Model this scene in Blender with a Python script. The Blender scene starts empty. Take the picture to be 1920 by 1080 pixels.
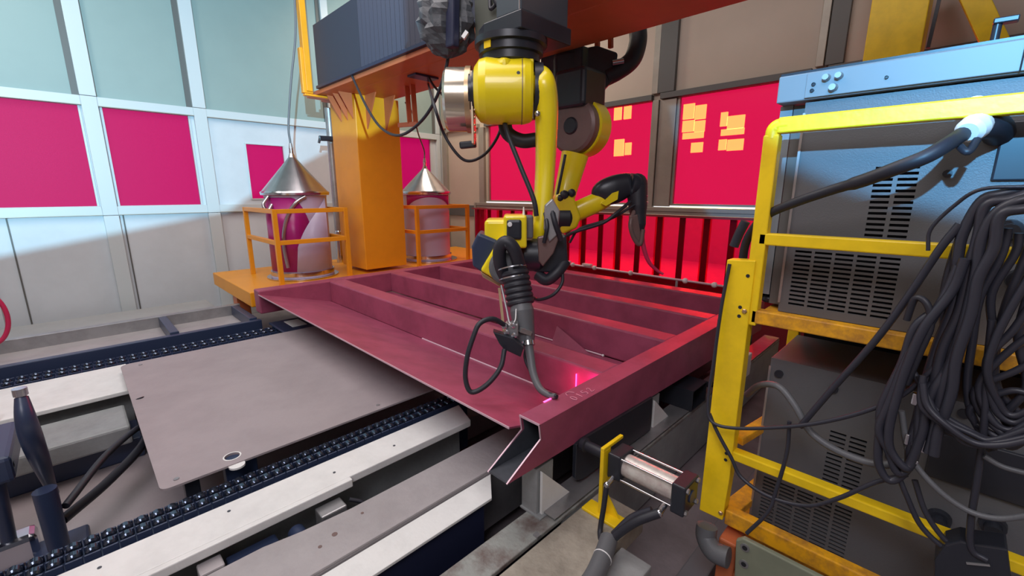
import bpy, math, random
from mathutils import Vector as V, Matrix
random.seed(7)
C = bpy.context.scene.collection
scene = bpy.context.scene
PI = math.pi

# ------------------------------------------------------------------ camera
FPX = 820.0
PITCH = math.atan(180 / FPX)
cd = bpy.data.cameras.new('camera'); cam = bpy.data.objects.new('camera', cd); C.objects.link(cam)
cd.sensor_width = 36; cd.lens = FPX / 1920 * 36; cd.clip_start = 0.05; cd.clip_end = 200
cam.location = (0, 0, 1.6); cam.rotation_euler = (PI / 2 - PITCH, 0, math.radians(45))
scene.camera = cam
# ------------------------------------------------------------------ view, world, lights
vs = scene.view_settings
vs.view_transform = 'Standard'; vs.look = 'None'; vs.gamma = 1; vs.use_curve_mapping = False
vs.exposure = 0.0
w = bpy.data.worlds.new('hall_daylight'); scene.world = w; w.use_nodes = True
w.node_tree.nodes['Background'].inputs[0].default_value = (1.0, 0.96, 0.98, 1)
w.node_tree.nodes['Background'].inputs[1].default_value = 0.95

def area(name, loc, target, size, power, col, sizey=None):
    l = bpy.data.lights.new(name, 'AREA'); l.energy = power; l.color = col
    l.shape = 'RECTANGLE'; l.size = size; l.size_y = sizey or size
    o = bpy.data.objects.new(name, l); C.objects.link(o); o.location = loc
    o.rotation_euler = (V(target) - V(loc)).to_track_quat('-Z', 'Y').to_euler(); return o
def spot(name, loc, target, power, col, ang, blend, size):
    l = bpy.data.lights.new(name, 'SPOT'); l.energy = power; l.color = col
    l.spot_size = math.radians(ang); l.spot_blend = blend; l.shadow_soft_size = size
    o = bpy.data.objects.new(name, l); C.objects.link(o); o.location = loc
    o.rotation_euler = (V(target) - V(loc)).to_track_quat('-Z', 'Y').to_euler(); return o
area('ceiling_lamp_cell', (-2.6, 0.6, 4.4), (-2.6, 0.9, 0), 3.0, 112, (1.0, 0.90, 0.88))
area('ceiling_lamp_far', (-5.0, 3.6, 4.4), (-5.6, 4.85, 1.8), 1.2, 62, (1.0, 0.86, 0.70), 0.6)
area('fill_light_near', (0.6, -1.6, 4.2), (-1.6, 1.2, 0.6), 1.6, 85, (0.95, 0.92, 1.0))  # added fill light, lifts the sides that face the camera
area('ceiling_lamp_left', (-4.6, -1.4, 4.3), (-6.4, -0.9, 3.4), 1.0, 48, (1.0, 0.95, 0.88))
spot('blue_floodlight_wall', (3.5, -1.5, 2.3), (-6.6, 1.6, 2.0), 4000, (0.40, 0.78, 1.0), 50, 0.1, 0.006)
spot('blue_floodlight_rack', (0.25, -1.5, 2.7), (0.25, 1.6, 2.83), 900, (0.16, 0.55, 1.0), 46.5, 0.05, 0.03)

# ------------------------------------------------------------------ picture-to-place helper (used only to measure)
_p = PITCH; _fw = V((-math.sin(PI/4)*math.cos(_p), math.cos(PI/4)*math.cos(_p), -math.sin(_p)))
_rt = V((math.cos(PI/4), math.sin(PI/4), 0)); _up = _rt.cross(_fw); _h = V((-math.sin(PI/4), math.cos(PI/4), 0))
def at(x, y, X=None, Y=None, Z=None, H=None):
    r = _fw + _rt*((x-960)/FPX) + _up*((540-y)/FPX)
    if X is not None: t = X/r.x
    elif Y is not None: t = Y/r.y
    elif Z is not None: t = (Z-1.6)/r.z
    else: t = H/r.dot(_h)
    return V((0, 0, 1.6)) + r*t

# ------------------------------------------------------------------ materials
def mat(name, col, rough=0.5, metal=0.0, noise=0.0, nscale=6.0, col2=None, bump=0.0, bscale=60.0, spec=0.5, coat=0.0, emit=None, estr=0.0):
    m = bpy.data.materials.new(name); m.use_nodes = True
    nt = m.node_tree; b = nt.nodes['Principled BSDF']
    b.inputs['Roughness'].default_value = rough; b.inputs['Metallic'].default_value = metal
    b.inputs['Specular IOR Level'].default_value = spec; b.inputs['Coat Weight'].default_value = coat
    tc = nt.nodes.new('ShaderNodeTexCoord')
    if noise > 0 or col2:
        n = nt.nodes.new('ShaderNodeTexNoise'); n.inputs['Scale'].default_value = nscale; n.inputs['Detail'].default_value = 6
        n.inputs['Roughness'].default_value = 0.65
        nt.links.new(tc.outputs['Object'], n.inputs['Vector'])
        r = nt.nodes.new('ShaderNodeValToRGB'); c2 = col2 or tuple(c*(1-noise) for c in col)
        r.color_ramp.elements[0].color = (*c2, 1); r.color_ramp.elements[1].color = (*col, 1)
        r.color_ramp.elements[0].position = 0.35; r.color_ramp.elements[1].position = 0.6
        nt.links.new(n.outputs['Fac'], r.inputs['Fac']); nt.links.new(r.outputs['Color'], b.inputs['Base Color'])
    else:
        b.inputs['Base Color'].default_value = (*col, 1)
    if bump > 0:
        n2 = nt.nodes.new('ShaderNodeTexNoise'); n2.inputs['Scale'].default_value = bscale; n2.inputs['Detail'].default_value = 4
        nt.links.new(tc.outputs['Object'], n2.inputs['Vector'])
        bp = nt.nodes.new('ShaderNodeBump'); bp.inputs['Strength'].default_value = bump; bp.inputs['Distance'].default_value = 0.01
        nt.links.new(n2.outputs['Fac'], bp.inputs['Height']); nt.links.new(bp.outputs['Normal'], b.inputs['Normal'])
    if emit:
        b.inputs['Emission Color'].default_value = (*emit, 1); b.inputs['Emission Strength'].default_value = estr
    return m
def film(name, tint, diffuse, dmix, gloss=0.08, rough=0.08):
    m = bpy.data.materials.new(name); m.use_nodes = True; nt = m.node_tree; nt.nodes.clear()
    o = nt.nodes.new('ShaderNodeOutputMaterial')
    t = nt.nodes.new('ShaderNodeBsdfTransparent'); t.inputs[0].default_value = (*tint, 1)
    d = nt.nodes.new('ShaderNodeBsdfDiffuse'); d.inputs[0].default_value = (*diffuse, 1)
    g = nt.nodes.new('ShaderNodeBsdfGlossy'); g.inputs[0].default_value = (1, 1, 1, 1); g.inputs[1].default_value = rough
    a = nt.nodes.new('ShaderNodeMixShader'); a.inputs[0].default_value = dmix
    b = nt.nodes.new('ShaderNodeMixShader'); b.inputs[0].default_value = gloss
    nt.links.new(t.outputs[0], a.inputs[1]); nt.links.new(d.outputs[0], a.inputs[2])
    nt.links.new(a.outputs[0], b.inputs[1]); nt.links.new(g.outputs[0], b.inputs[2]); nt.links.new(b.outputs[0], o.inputs[0])
    return m
M = dict(
    wall_l=mat('pale_grey_sheet_wall', (0.40, 0.40, 0.40), 0.55, noise=0.12, nscale=1.2),
    wall_up=mat('pale_green_sheet_wall', (0.25, 0.33, 0.315), 0.5, noise=0.08, nscale=0.8),
    wall_r=mat('beige_sheet_wall', (0.50, 0.42, 0.34), 0.6, noise=0.08, nscale=1.0),
    frame_w=mat('white_painted_profile', (0.52, 0.57, 0.59), 0.4),
    frame_r=mat('grey_aluminium_profile', (0.36, 0.33, 0.28), 0.45, 0.3, noise=0.15, nscale=3),
    dark_prof=mat('dark_grey_profile', (0.10, 0.10, 0.095), 0.5),
    floor=mat('concrete_floor', (0.23, 0.20, 0.21), 0.7, noise=0.3, nscale=3, bump=0.2),
    out=mat('hall_ground', (0.80, 0.74, 0.74), 0.8, noise=0.1),
    red=film('red_weld_curtain', (0.91, 0.095, 0.29), (0.60, 0.004, 0.09), 0.06, 0.01, 0.3),
    red_l=film('magenta_window_film', (0.80, 0.045, 0.36), (0.55, 0.015, 0.22), 0.16, 0.01, 0.5),
    redbar=mat('dark_red_rail', (0.25, 0.02, 0.03), 0.5),
    maroon=mat('red_oxide_primed_steel', (0.37, 0.078, 0.145), 0.42, noise=0.25, nscale=5, bump=0.08, bscale=25, spec=0.5),
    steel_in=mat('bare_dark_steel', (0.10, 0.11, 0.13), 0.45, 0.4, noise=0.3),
    edge=mat('cut_steel_edge', (0.72, 0.50, 0.58), 0.35, 0.3),
    orange=mat('orange_painted_steel', (0.84, 0.34, 0.010), 0.42, noise=0.10, nscale=2),
    beam=mat('rust_orange_painted_beam', (0.56, 0.15, 0.055), 0.45, noise=0.15, nscale=2),
    yellow=mat('yellow_painted_steel', (1.0, 0.68, 0.010), 0.40, noise=0.16, nscale=7, bump=0.05),
    ywear=mat('worn_yellow_paint', (0.88, 0.42, 0.012), 0.45, col2=(0.45, 0.20, 0.03), nscale=18),
    robot=mat('glossy_yellow_robot_paint', (0.95, 0.76, 0.012), 0.28, coat=0.3, noise=0.06, nscale=3),
    black=mat('black_painted_metal', (0.022, 0.025, 0.035), 0.35, noise=0.2),
    bellows=mat('dark_blue_grey_bellows', (0.030, 0.036, 0.060), 0.6),
    navy=mat('navy_cover_blue_light_tint', (0.028, 0.042, 0.090), 0.35),  # cool light tint on the clamp is mixed into this colour
    rubber=mat('black_rubber', (0.020, 0.021, 0.030), 0.5),
    cable=mat('dark_grey_cable', (0.030, 0.031, 0.044), 0.42),
    bag=mat('wrinkled_grey_plastic', (0.06, 0.065, 0.075), 0.5, bump=1.0, bscale=14),
    cab=mat('charcoal_powder_coat', (0.12, 0.125, 0.135), 0.45, bump=0.1, bscale=300),
    cabtop=mat('grey_blue_cabinet', (0.20, 0.23, 0.25), 0.42),
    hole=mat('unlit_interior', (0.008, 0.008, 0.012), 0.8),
    chrome=mat('shiny_steel', (0.62, 0.62, 0.66), 0.18, 1.0),
    steel=mat('brushed_steel', (0.42, 0.42, 0.43), 0.4, 0.7, noise=0.2, nscale=8),
    cone=mat('galvanised_sheet', (0.52, 0.50, 0.52), 0.25, 0.9, noise=0.2, nscale=4),
    plate=mat('dusty_steel_sheet', (0.36, 0.31, 0.32), 0.5, noise=0.14, nscale=2.5, bump=0.1),
    rail=mat('off_white_painted_rail', (0.80, 0.80, 0.78), 0.45, noise=0.12, nscale=5, bump=0.1),
    tray=mat('grey_dusty_tray', (0.40, 0.37, 0.375), 0.5, noise=0.16, nscale=4, bump=0.15),
    grey=mat('grey_painted_steel', (0.30, 0.31, 0.31), 0.5, noise=0.2, nscale=6, bump=0.2),
    dirty=mat('grey_beam_with_stains', (0.30, 0.31, 0.29), 0.55, col2=(0.14, 0.10, 0.09), nscale=9, bump=0.3),
    beige=mat('beige_dusty_plate', (0.37, 0.33, 0.27), 0.6, col2=(0.24, 0.21, 0.17), nscale=7, bump=0.3),
    trough=mat('navy_paint_and_gap_shade', (0.018, 0.022, 0.055), 0.45),  # deep navy also stands in for the shade inside the gaps
    green=mat('grey_green_flange_paint', (0.22, 0.24, 0.17), 0.5, noise=0.15),
    white=mat('white_plastic', (0.80, 0.80, 0.80), 0.35),
    barrel=mat('pale_lilac_drum_wall', (0.50, 0.44, 0.60), 0.35),
    magenta=mat('magenta_drum_print', (0.36, 0.01, 0.17), 0.35),
    cream=mat('cream_metal_cover', (0.62, 0.50, 0.36), 0.35, 0.4),
    brass=mat('brass_fitting', (0.60, 0.42, 0.25), 0.3, 0.8),
    olive=mat('olive_grey_panel', (0.12, 0.13, 0.11), 0.45),
    chalk=mat('pink_chalk', (0.80, 0.30, 0.40), 0.8),
    redw=mat('red_wheel', (0.55, 0.02, 0.09), 0.4),
    brown=mat('brown_grey_disc', (0.20, 0.13, 0.12), 0.4, 0.2, noise=0.15),
    laser=mat('laser_line', (1, 0.2, 0.5), 0.5, emit=(1.0, 0.05, 0.35), estr=5),
    lit=mat('sunlit_hall_pane', (1, 1, 0.9), 0.5, emit=(1, 0.95, 0.02), estr=75),
    green_led=mat('green_indicator', (0.1, 0.9, 0.1), 0.4),
)

# ------------------------------------------------------------------ mesh builder
def basis(d):
    d = d.normalized(); a = V((0, 0, 1)) if abs(d.z) < 0.9 else V((1, 0, 0))
    u = d.cross(a).normalized(); return u, d.cross(u).normalized()
def spline(pts, n=6):
    P = [V(p) for p in pts]
    if len(P) < 3: return P
    Q = [P[0]*2-P[1]] + P + [P[-1]*2-P[-2]]; out = []
    for i in range(1, len(Q)-2):
        a, b, c, d = Q[i-1:i+3]
        for k in range(n):
            t = k/n
            out.append(0.5*((2*b)+(c-a)*t+(2*a-5*b+4*c-d)*t*t+(3*b-3*c+d-a)*t**3))
    out.append(P[-1]); return out
class MB:
    def __init__(s): s.v = []; s.f = []; s.sm = []
    def add(s, vs_, fs, smooth=False):
        o = len(s.v); s.v += [V(v) for v in vs_]
        for f in fs: s.f.append([o+i for i in f]); s.sm.append(smooth)
        return s
    def hexa(s, p): return s.add(p, [(0,3,2,1),(4,5,6,7),(0,1,5,4),(1,2,6,5),(2,3,7,6),(3,0,4,7)])
    def box(s, x0, x1, y0, y1, z0, z1):
        x0, x1 = sorted((x0, x1)); y0, y1 = sorted((y0, y1)); z0, z1 = sorted((z0, z1))
        return s.hexa([(x0,y0,z0),(x1,y0,z0),(x1,y1,z0),(x0,y1,z0),(x0,y0,z1),(x1,y0,z1),(x1,y1,z1),(x0,y1,z1)])
    def bar(s, p0, p1, w_, h_, up=None):
        p0 = V(p0); p1 = V(p1); d = (p1-p0).normalized()
        up = V(up) if up else (V((0,0,1)) if abs(d.z) < 0.9 else V((0,1,0)))
        a = d.cross(up).normalized()*w_/2; b = a.cross(d).normalized()*h_/2
        return s.hexa([p0-a-b, p0+a-b, p0+a+b, p0-a+b, p1-a-b, p1+a-b, p1+a+b, p1-a+b])
    def prism(s, poly, vec):
        poly = [V(p) for p in poly]; n = len(poly); vec = V(vec)
        nrm = V((0,0,0))
        for i in range(n): nrm += poly[i].cross(poly[(i+1) % n])
        if nrm.dot(vec) > 0: poly = poly[::-1]
        return s.add(poly+[p+vec for p in poly], [tuple(range(n)), tuple(range(2*n-1, n-1, -1))]+[(i, n+i, n+(i+1) % n, (i+1) % n) for i in range(n)])
    def lathe(s, o, d, prof, n=28, smooth=True, caps=True):
        o = V(o); d = V(d).normalized(); u, w_ = basis(d)
        ring = lambda h, r: [o+d*h+(u*math.cos(2*PI*k/n)+w_*math.sin(2*PI*k/n))*r for k in range(n)]
        for (h0, r0), (h1, r1) in zip(prof, prof[1:]):
            if abs(h0-h1) < 1e-9 and abs(r0-r1) < 1e-9: continue
            s.add(ring(h0, r0)+ring(h1, r1), [(k, (k+1) % n, n+(k+1) % n, n+k) for k in range(n)], smooth)
        if caps:
            for (h, r), fl in ((prof[0], 1), (prof[-1], 0)):
                if r > 1e-6: s.add(ring(h, r), [tuple(range(n)) if not fl else tuple(range(n-1, -1, -1))])
        return s
    def cyl(s, p0, p1, r0, r1=None, n=20):
        p0 = V(p0); p1 = V(p1); r1 = r0 if r1 is None else r1
        return s.lathe(p0, p1-p0, [(0, r0), ((p1-p0).length, r1)], n)
    def tube(s, pts, r, n=8, sp=6):
        P = spline(pts, sp) if sp else [V(p) for p in pts]
        R = r if callable(r) else (lambda t: r)
        rings = []; u = None
        for i, p in enumerate(P):
            d = (P[min(i+1, len(P)-1)]-P[max(i-1, 0)]).normalized()
            if u is None: u, _ = basis(d)
            u = (u-d*u.dot(d)).normalized(); w_ = d.cross(u); rr = R(i/(len(P)-1))
            rings += [p+(u*math.cos(2*PI*k/n)+w_*math.sin(2*PI*k/n))*rr for k in range(n)]
        m = len(P)
        s.add(rings, [(i*n+k, i*n+(k+1) % n, (i+1)*n+(k+1) % n, (i+1)*n+k) for i in range(m-1) for k in range(n)], True)
        s.add(rings[:n], [tuple(range(n-1, -1, -1))]); s.add(rings[-n:], [tuple(range(n))]); return s
    def sphere(s, c, r, n=16, sc=(1, 1, 1)):
        c = V(c); m = n//2; vs_ = []
        for i in range(m+1):
            a = PI*i/m
            for k in range(n):
                b = 2*PI*k/n; vs_.append(c+V((math.sin(a)*math.cos(b)*sc[0], math.sin(a)*math.sin(b)*sc[1], math.cos(a)*sc[2]))*r)
        return s.add(vs_, [(i*n+k, (i+1)*n+k, (i+1)*n+(k+1) % n, i*n+(k+1) % n) for i in range(m) for k in range(n)], True)
    def grid_holes(s, x0, x1, z0, z1, y0, y1, holes):
        """panel in the XZ plane between y0 and y1 with rectangular openings"""
        xs = sorted({x0, x1, *[h[0] for h in holes], *[h[1] for h in holes]}); zs = sorted({z0, z1, *[h[2] for h in holes], *[h[3] for h in holes]})
        for j in range(len(zs)-1):
            zc = (zs[j]+zs[j+1])/2; run = None
            for i in range(len(xs)-1):
                xc = (xs[i]+xs[i+1])/2
                op = any(h[0] < xc < h[1] and h[2] < zc < h[3] for h in holes)
                if not op and run is None: run = xs[i]
                if op and run is not None: s.box(run, xs[i], y0, y1, zs[j], zs[j+1]); run = None
            if run is not None: s.box(run, xs[-1], y0, y1, zs[j], zs[j+1])
        return s
    def build(s, name, material, parent=None, bevel=0.0, seg=2, solid=0.0, sub=0):
        me = bpy.data.meshes.new(name); org = V((0, 0, 0))
        if parent is not None: org = WORLD[parent.name]
        me.from_pydata([tuple(v-org) for v in s.v], [], s.f); me.update()
        me.polygons.foreach_set('use_smooth', s.sm)
        o = bpy.data.objects.new(name, me); C.objects.link(o); me.materials.append(material if not isinstance(material, str) else M[material])
        if parent is not None: o.parent = parent
        WORLD[o.name] = org if parent is not None else V((0, 0, 0))
        if bevel > 0:
            b = o.modifiers.new('bevel', 'BEVEL'); b.width = bevel; b.segments = seg; b.limit_method = 'ANGLE'; b.angle_limit = math.radians(40)
            if hasattr(b, 'harden_normals'): b.harden_normals = False
        return o
WORLD = {}
def tag(o, label=None, cat=None, group=None, kind=None):
    if label: o['label'] = label
    if cat: o['category'] = cat
    if group: o['group'] = group
    if kind: o['kind'] = kind
    return o
def thing(name, loc, label, cat, group=None):
    o = bpy.data.objects.new(name, None); C.objects.link(o); o.location = loc; o.empty_display_size = 0.05
    WORLD[o.name] = V(loc); return tag(o, label, cat, group)
def solo(mb, name, material, label, cat, group=None, bevel=0.0, org=None):
    """a thing that is one mesh, origin at its base"""
    xs = [v.x for v in mb.v]; ys = [v.y for v in mb.v]; zs = [v.z for v in mb.v]
    org = V(((min(xs)+max(xs))/2, (min(ys)+max(ys))/2, min(zs)))
    mb.v = [v-org for v in mb.v]; o = mb.build(name, material, None, bevel); o.location = org; WORLD[o.name] = org
    mb.v = [v+org for v in mb.v]
    return tag(o, label, cat, group)
def copy_tree(o, dv=V((0, 0, 0)), parent=None):
    c = o.copy(); C.objects.link(c)
    if parent is not None: c.parent = parent
    else: c.location = V(o.location)+dv
    for ch in list(o.children): copy_tree(ch, parent=c)
    return c
def struct(mb, name, material, parent=None, bevel=0.0):
    o = mb.build(name, material, parent, bevel)
    if parent is None: tag(o, kind='structure')
    return o
def inst(src, name, loc, parent=None):
    """share mesh data of src at a location (parts)"""
    o = src.copy(); C.objects.link(o); o.name = name; o.location = loc
    if parent is not None: o.parent = parent
    return o
def bolt(parent, p, d, r=0.008, h=0.006, m='steel', name='bolt'):
    p = V(p); d = V(d).normalized(); return MB().lathe(p, d, [(0, r), (h*0.7, r), (h, r*0.7)], 6, False).build(name, m, parent)

# ================================================================== SETTING
XL, YR = -6.6, 4.85
struct(MB().box(XL, 2.4, -3.2, YR, -0.1, 0), 'floor', 'floor')
struct(MB().box(-30, 30, -25, 30, -0.35, -0.12), 'trim_hall_ground', 'out')
struct(MB().box(XL-0.1, 2.4, -3.2, YR+0.1, 4.7, 4.8), 'ceiling_daylight_blocker', 'wall_up')  # unseen roof added over the open-topped cell to keep hall daylight out

# --- left wall: sheets with openings for the windows
wl = MB()
def yz(mb, y0, y1, z0, z1, x0=XL-0.05, x1=XL): return mb.box(x0, x1, y0, y1, z0, z1)
ZS, ZT = 1.40, 2.53          # sill and head of the window band
wins_l = [(-1.75, -0.72), (-0.62, 0.25), (0.40, 1.19), (3.83, 4.62)]
low = MB(); up = MB()
yz(low, -3.2, YR, 0, ZS-0.04)
yz(up, -3.2, YR, ZT+0.04, 4.7)
lst = [-3.2]
for a, b in wins_l[:3]: lst += [a, b]
segs = [(-3.2, -1.75), (-0.72, -0.62), (0.25, 0.40), (4.62, YR)]
for a, b in segs: yz(low, a, b, ZS-0.04, ZT+0.04)
# bay with the small window
SY0, SY1, SZ0, SZ1 = 1.73, 2.21, 1.50, 2.22
yz(low, 1.19, SY0, ZS-0.04, ZT+0.04); yz(low, SY0, SY1, ZS-0.04, SZ0); yz(low, SY0, SY1, SZ1, ZT+0.04); yz(low, SY1, 3.83, ZS-0.04, ZT+0.04)
wall_left = struct(low, 'wall_left', mat('white_sheet_wall', (0.57, 0.61, 0.65), 0.5, noise=0.1, nscale=1.3))
up.build('upper_panel', 'wall_up', wall_left)
# profiles (posts and rails) of the left wall
for i, (y, wd) in enumerate([(-0.67, 0.10), (0.325, 0.13), (1.29, 0.13), (2.90, 0.10), (3.72, 0.07), (4.74, 0.07)]):
    for k, (za, zb) in enumerate([(0, ZS-0.05), (ZS-0.05, ZT+0.05), (ZT+0.05, 4.7)]):
        MB().box(XL, XL+0.05, y-wd/2, y+wd/2, za, zb-0.004).build('post', 'frame_w', wall_left, 0.004)
    MB().box(XL, XL+0.012, y-wd/2-0.055, y-wd/2, ZT+0.05, 4.7).build('shadow_gap', 'dark_prof', wall_left)
for z in (ZS, ZT):
    for (a, b) in [(-3.2, -0.72), (-0.62, 0.26), (0.39, 1.225), (1.355, 2.85), (2.95, 3.68), (3.755, 4.705)]:
        MB().box(XL, XL+0.045, a, b, z-0.045, z+0.045).build('rail', 'frame_w', wall_left, 0.003)
        MB().box(XL+0.045, XL+0.055, a, b, z-0.050, z-0.042).build('rail_lip', 'frame_r', wall_left)
for n, (a, b) in enumerate(wins_l):
    wdw = struct(MB().box(XL-0.03, XL-0.022, a, b, ZS+0.04, ZT-0.04), 'window_%d' % (n+1), 'red_l')
    wdw['label'] = 'magenta film window in the left wall'
    f = MB(); t = 0.02
    f.box(XL-0.045, XL+0.01, a, b, ZS+0.03, ZS+0.03+t).box(XL-0.045, XL+0.01, a, b, ZT-0.03-t, ZT-0.03)
    f.box(XL-0.045, XL+0.01, a, a+t, ZS+0.05, ZT-0.05).box(XL-0.045, XL+0.01, b-t, b, ZS+0.05, ZT-0.05)
    f.build('window_frame', 'frame_w', wdw, 0.002)
wdw = struct(MB().box(XL-0.03, XL-0.022, SY0, SY1, SZ0, SZ1), 'window_5', 'red_l')
f = MB(); t = 0.016
f.box(XL-0.05, XL+0.012, SY0, SY1, SZ0, SZ0+t).box(XL-0.05, XL+0.012, SY0, SY1, SZ1-t, SZ1)
f.box(XL-0.05, XL+0.012, SY0, SY0+t, SZ0+t, SZ1-t).box(XL-0.05, XL+0.012, SY1-t, SY1, SZ0+t, SZ1-t); f.build('window_frame', 'frame_w', wdw, 0.002)
# seams in the lower left wall
for y in (-0.45, 0.42, 1.32, 2.2, 3.1, 4.0): MB().box(XL, XL+0.008, y, y+0.012, 0.16, ZS-0.05).build('seam', 'dark_prof', wall_left)
struct(MB().box(XL, XL+0.10, -3.2, YR, 0, 0.14), 'baseboard_left', 'wall_l', None, 0.004)

# --- right (far) wall
wr = MB()
def xz(mb, x0, x1, z0, z1, y0=YR, y1=YR+0.05): return mb.box(x0, x1, y0, y1, z0, z1)
RS, RT = 1.45, 2.60
wins_r = [(-5.38, -4.22), (-4.06, -2.58), (-2.30, -1.10), (-0.94, 0.30)]
upr = MB(); xz(upr, XL, 2.4, RT, 4.7)
lr = MB(); xz(lr, XL, -5.50, 0, RT); xz(lr, 0.30, 2.4, 0, RT)
for a, b in [(-5.50, -5.38), (-4.22, -4.06), (-2.58, -2.30), (-1.10, -0.94)]: xz(lr, a, b, RS, RT)
wall_right = struct(lr, 'wall_right', 'wall_r'); upr.build('upper_panel', 'wall_r', wall_right)
for a, b in [(-6.52, -6.42), (-5.56, -5.44), (-4.18, -4.08), (-2.575, -2.505), (-1.06, -0.98)]:
    z0 = RS-0.06 if a > -6.4 else 0
    MB().box(a, b, YR-0.05, YR, z0, RT-0.002).build('post', 'frame_r', wall_right, 0.004)
for a, b, m_ in [(-6.52, -6.42, 'frame_r'), (-4.18, -4.10, 'frame_r'), (-2.60, -2.53, 'frame_r'), (-2.528, -2.34, 'dark_prof'), (-1.06, -1.0, 'frame_r'), (-0.99, -0.86, 'dark_prof')]:
    MB().box(a, b, YR-0.05, YR, RT+0.065, 4.7).build('post', m_, wall_right, 0.004)
for a, b in [(-6.40, -5.58), (-5.42, -4.2), (-4.06, -2.59), (-2.49, -1.08), (-0.96, 2.4)]:
    MB().box(a, b, YR-0.06, YR, RT, RT+0.06).build('rail', 'dark_prof' if a > -5.5 else 'frame_r', wall_right, 0.003)  # dark colour stands in for the shadow line above the windows
MB().box(-2.50, -2.31, YR-0.03, YR, RS-0.01, RT-0.01).build('mullion_sheet', 'frame_r', wall_right, 0.003)
MB().box(-5.60, 0.5, YR-0.09, YR, RS-0.065, RS-0.02).build('sill_rail', 'frame_r', wall_right, 0.004)
MB().box(-5.60, 0.5, YR-0.08, YR-0.01, RS-0.10, RS-0.066).build('sill_rail', 'frame_r', wall_right, 0.004)
MB().box(-6.40, -5.60, YR-0.03, YR, 1.20, 1.38).build('cross_rail', 'dark_prof', wall_right, 0.003)
MB().box(-5.64, -5.60, YR-0.10, YR, 0.3, RS-0.02).build('post', 'frame_r', wall_right, 0.003)
for n, (a, b) in enumerate(wins_r):
    wdw = struct(MB().box(a, b, YR+0.02, YR+0.028, RS, RT), 'window_%d' % (n+6), 'red')
    f = MB(); t = 0.022
    f.box(a, b, YR-0.012, YR+0.03, RS, RS+t).box(a, a+t, YR-0.012, YR+0.03, RS+t, RT).box(b-t, b, YR-0.012, YR+0.03, RS+t, RT)
    wf = f.build('window_frame', 'frame_r', wdw, 0.002)
    for z in (1.75, 2.1, 2.4):
        for x in (a+0.011, b-0.011): MB().lathe((x, YR-0.012, z), (0, -1, 0), [(0, 0.007), (0.004, 0.005)], 8).build('screw', 'steel', wf)

# unseen walls beside and behind the viewer; the side one is added to shape the blue light
S = V((3.5, -1.5, 2.3))
def proj(q, X): q = V(q); t = (X-S.x)/(q.x-S.x); return S+(q-S)*t
edge_pts = [proj(q, 2.4) for q in [(XL, -3.2, 0.50), (XL, -0.55, 0.98), (XL, 1.46, 1.36), (XL, 1.65, 1.50), (XL, 2.38, 1.96), (XL, 2.85, 2.21), (-4.6, 2.31, 2.14), (-4.6, 2.77, 2.39)]]
ep = sorted([(p.y, p.z) for p in edge_pts])
poly = [(2.4, -3.2, 0)] + [(2.4, -3.2, ep[0][1])] + [(2.4, y, z) for y, z in ep] + [(2.4, ep[-1][0]+0.02, 4.7), (2.4, YR, 4.7), (2.4, YR, 0)]
struct(MB().prism(poly, (0.04, 0, 0)), 'wall_light_blocker', 'wall_l')  # added blocker, its top edge cut to draw the blue light's shadow line
struct(MB().box(XL, 2.4, -3.25, -3.2, 0, 4.7), 'wall_behind', 'wall_r')

# hall beyond: bright sunlit window openings seen through the red film
hall = struct(MB().box(-13, 8, 11.0, 11.2, -0.2, 1.1), 'wall_hall', 'out')
for (xa, ya, xb, yb) in [(1152, 196, 1164, 224), (1170, 200, 1182, 222), (1152, 262, 1168, 292), (1172, 268, 1182, 290),
                         (1282, 196, 1300, 222), (1304, 198, 1322, 222), (1280, 227, 1300, 246), (1303, 227, 1320, 246), (1280, 250, 1318, 258), (1296, 268, 1316, 285),
                         (1352, 211, 1362, 236), (1365, 218, 1394, 240), (1352, 243, 1394, 251), (1348, 262, 1360, 281), (1364, 262, 1392, 281)]:
    p = at(xa, ya, Y=10.8); q = at(xb, yb, Y=10.8)
    struct(MB().box(p.x, q.x, 10.8, 10.84, q.z, p.z), 'window_%d' % (20+len(WORLD)), 'lit')

# ================================================================== RED CURTAIN STRIPS (lower right wall)
curt = thing('strip_curtain', (-3.3, 4.66, 0.55), 'red translucent welding strip curtain hanging below the windows of the far wall', 'curtain')
x = -5.52; k = 0
while x < -0.2:
    wd = 0.345
    zt, zb = RS-0.10, 0.58
    y = 4.70 if k % 2 else 4.665
    cs = []
    n = 5
    for i in range(n+1):
        u = i/n; cs.append((x+u*wd, y+0.018*math.sin(u*PI)))
    mb = MB(); vsx = []
    for (cx, cy) in cs: vsx += [(cx, cy, zb), (cx, cy, zt), (cx, cy+0.003, zt), (cx, cy+0.003, zb)]
    fs = []
    for i in range(n):
        a = 4*i; b = a+4
        fs += [(a, b, b+1, a+1), (a+2, b+2, b+3, a+3), (a+1, b+1, b+2, a+2), (a+3, b+3, b, a)]
    fs += [(0, 1, 2, 3), (4*n+3, 4*n+2, 4*n+1, 4*n)]
    mb.add(vsx, fs, False).build('curtain_strip', 'red', curt); x += 0.262; k += 1
MB().box(-5.55, -0.1, 4.63, 4.74, RS-0.12, RS-0.10).build('hanging_rail', 'redbar', curt)

MB().box(-5.55, 0.4, YR-0.02, YR+0.03, 0.0, 0.62).build('light_leak_sheet', 'redbar', wall_right)  # added sheet, stops daylight leaking in under the curtain
for kk in range(20): MB().box(-5.525+0.262*kk, -5.465+0.262*kk, 4.715, 4.735, 0.6, RS-0.12).build('stripe_darkening_bar', 'redbar', curt)  # bars added behind the strip overlaps to darken the stripes
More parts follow.
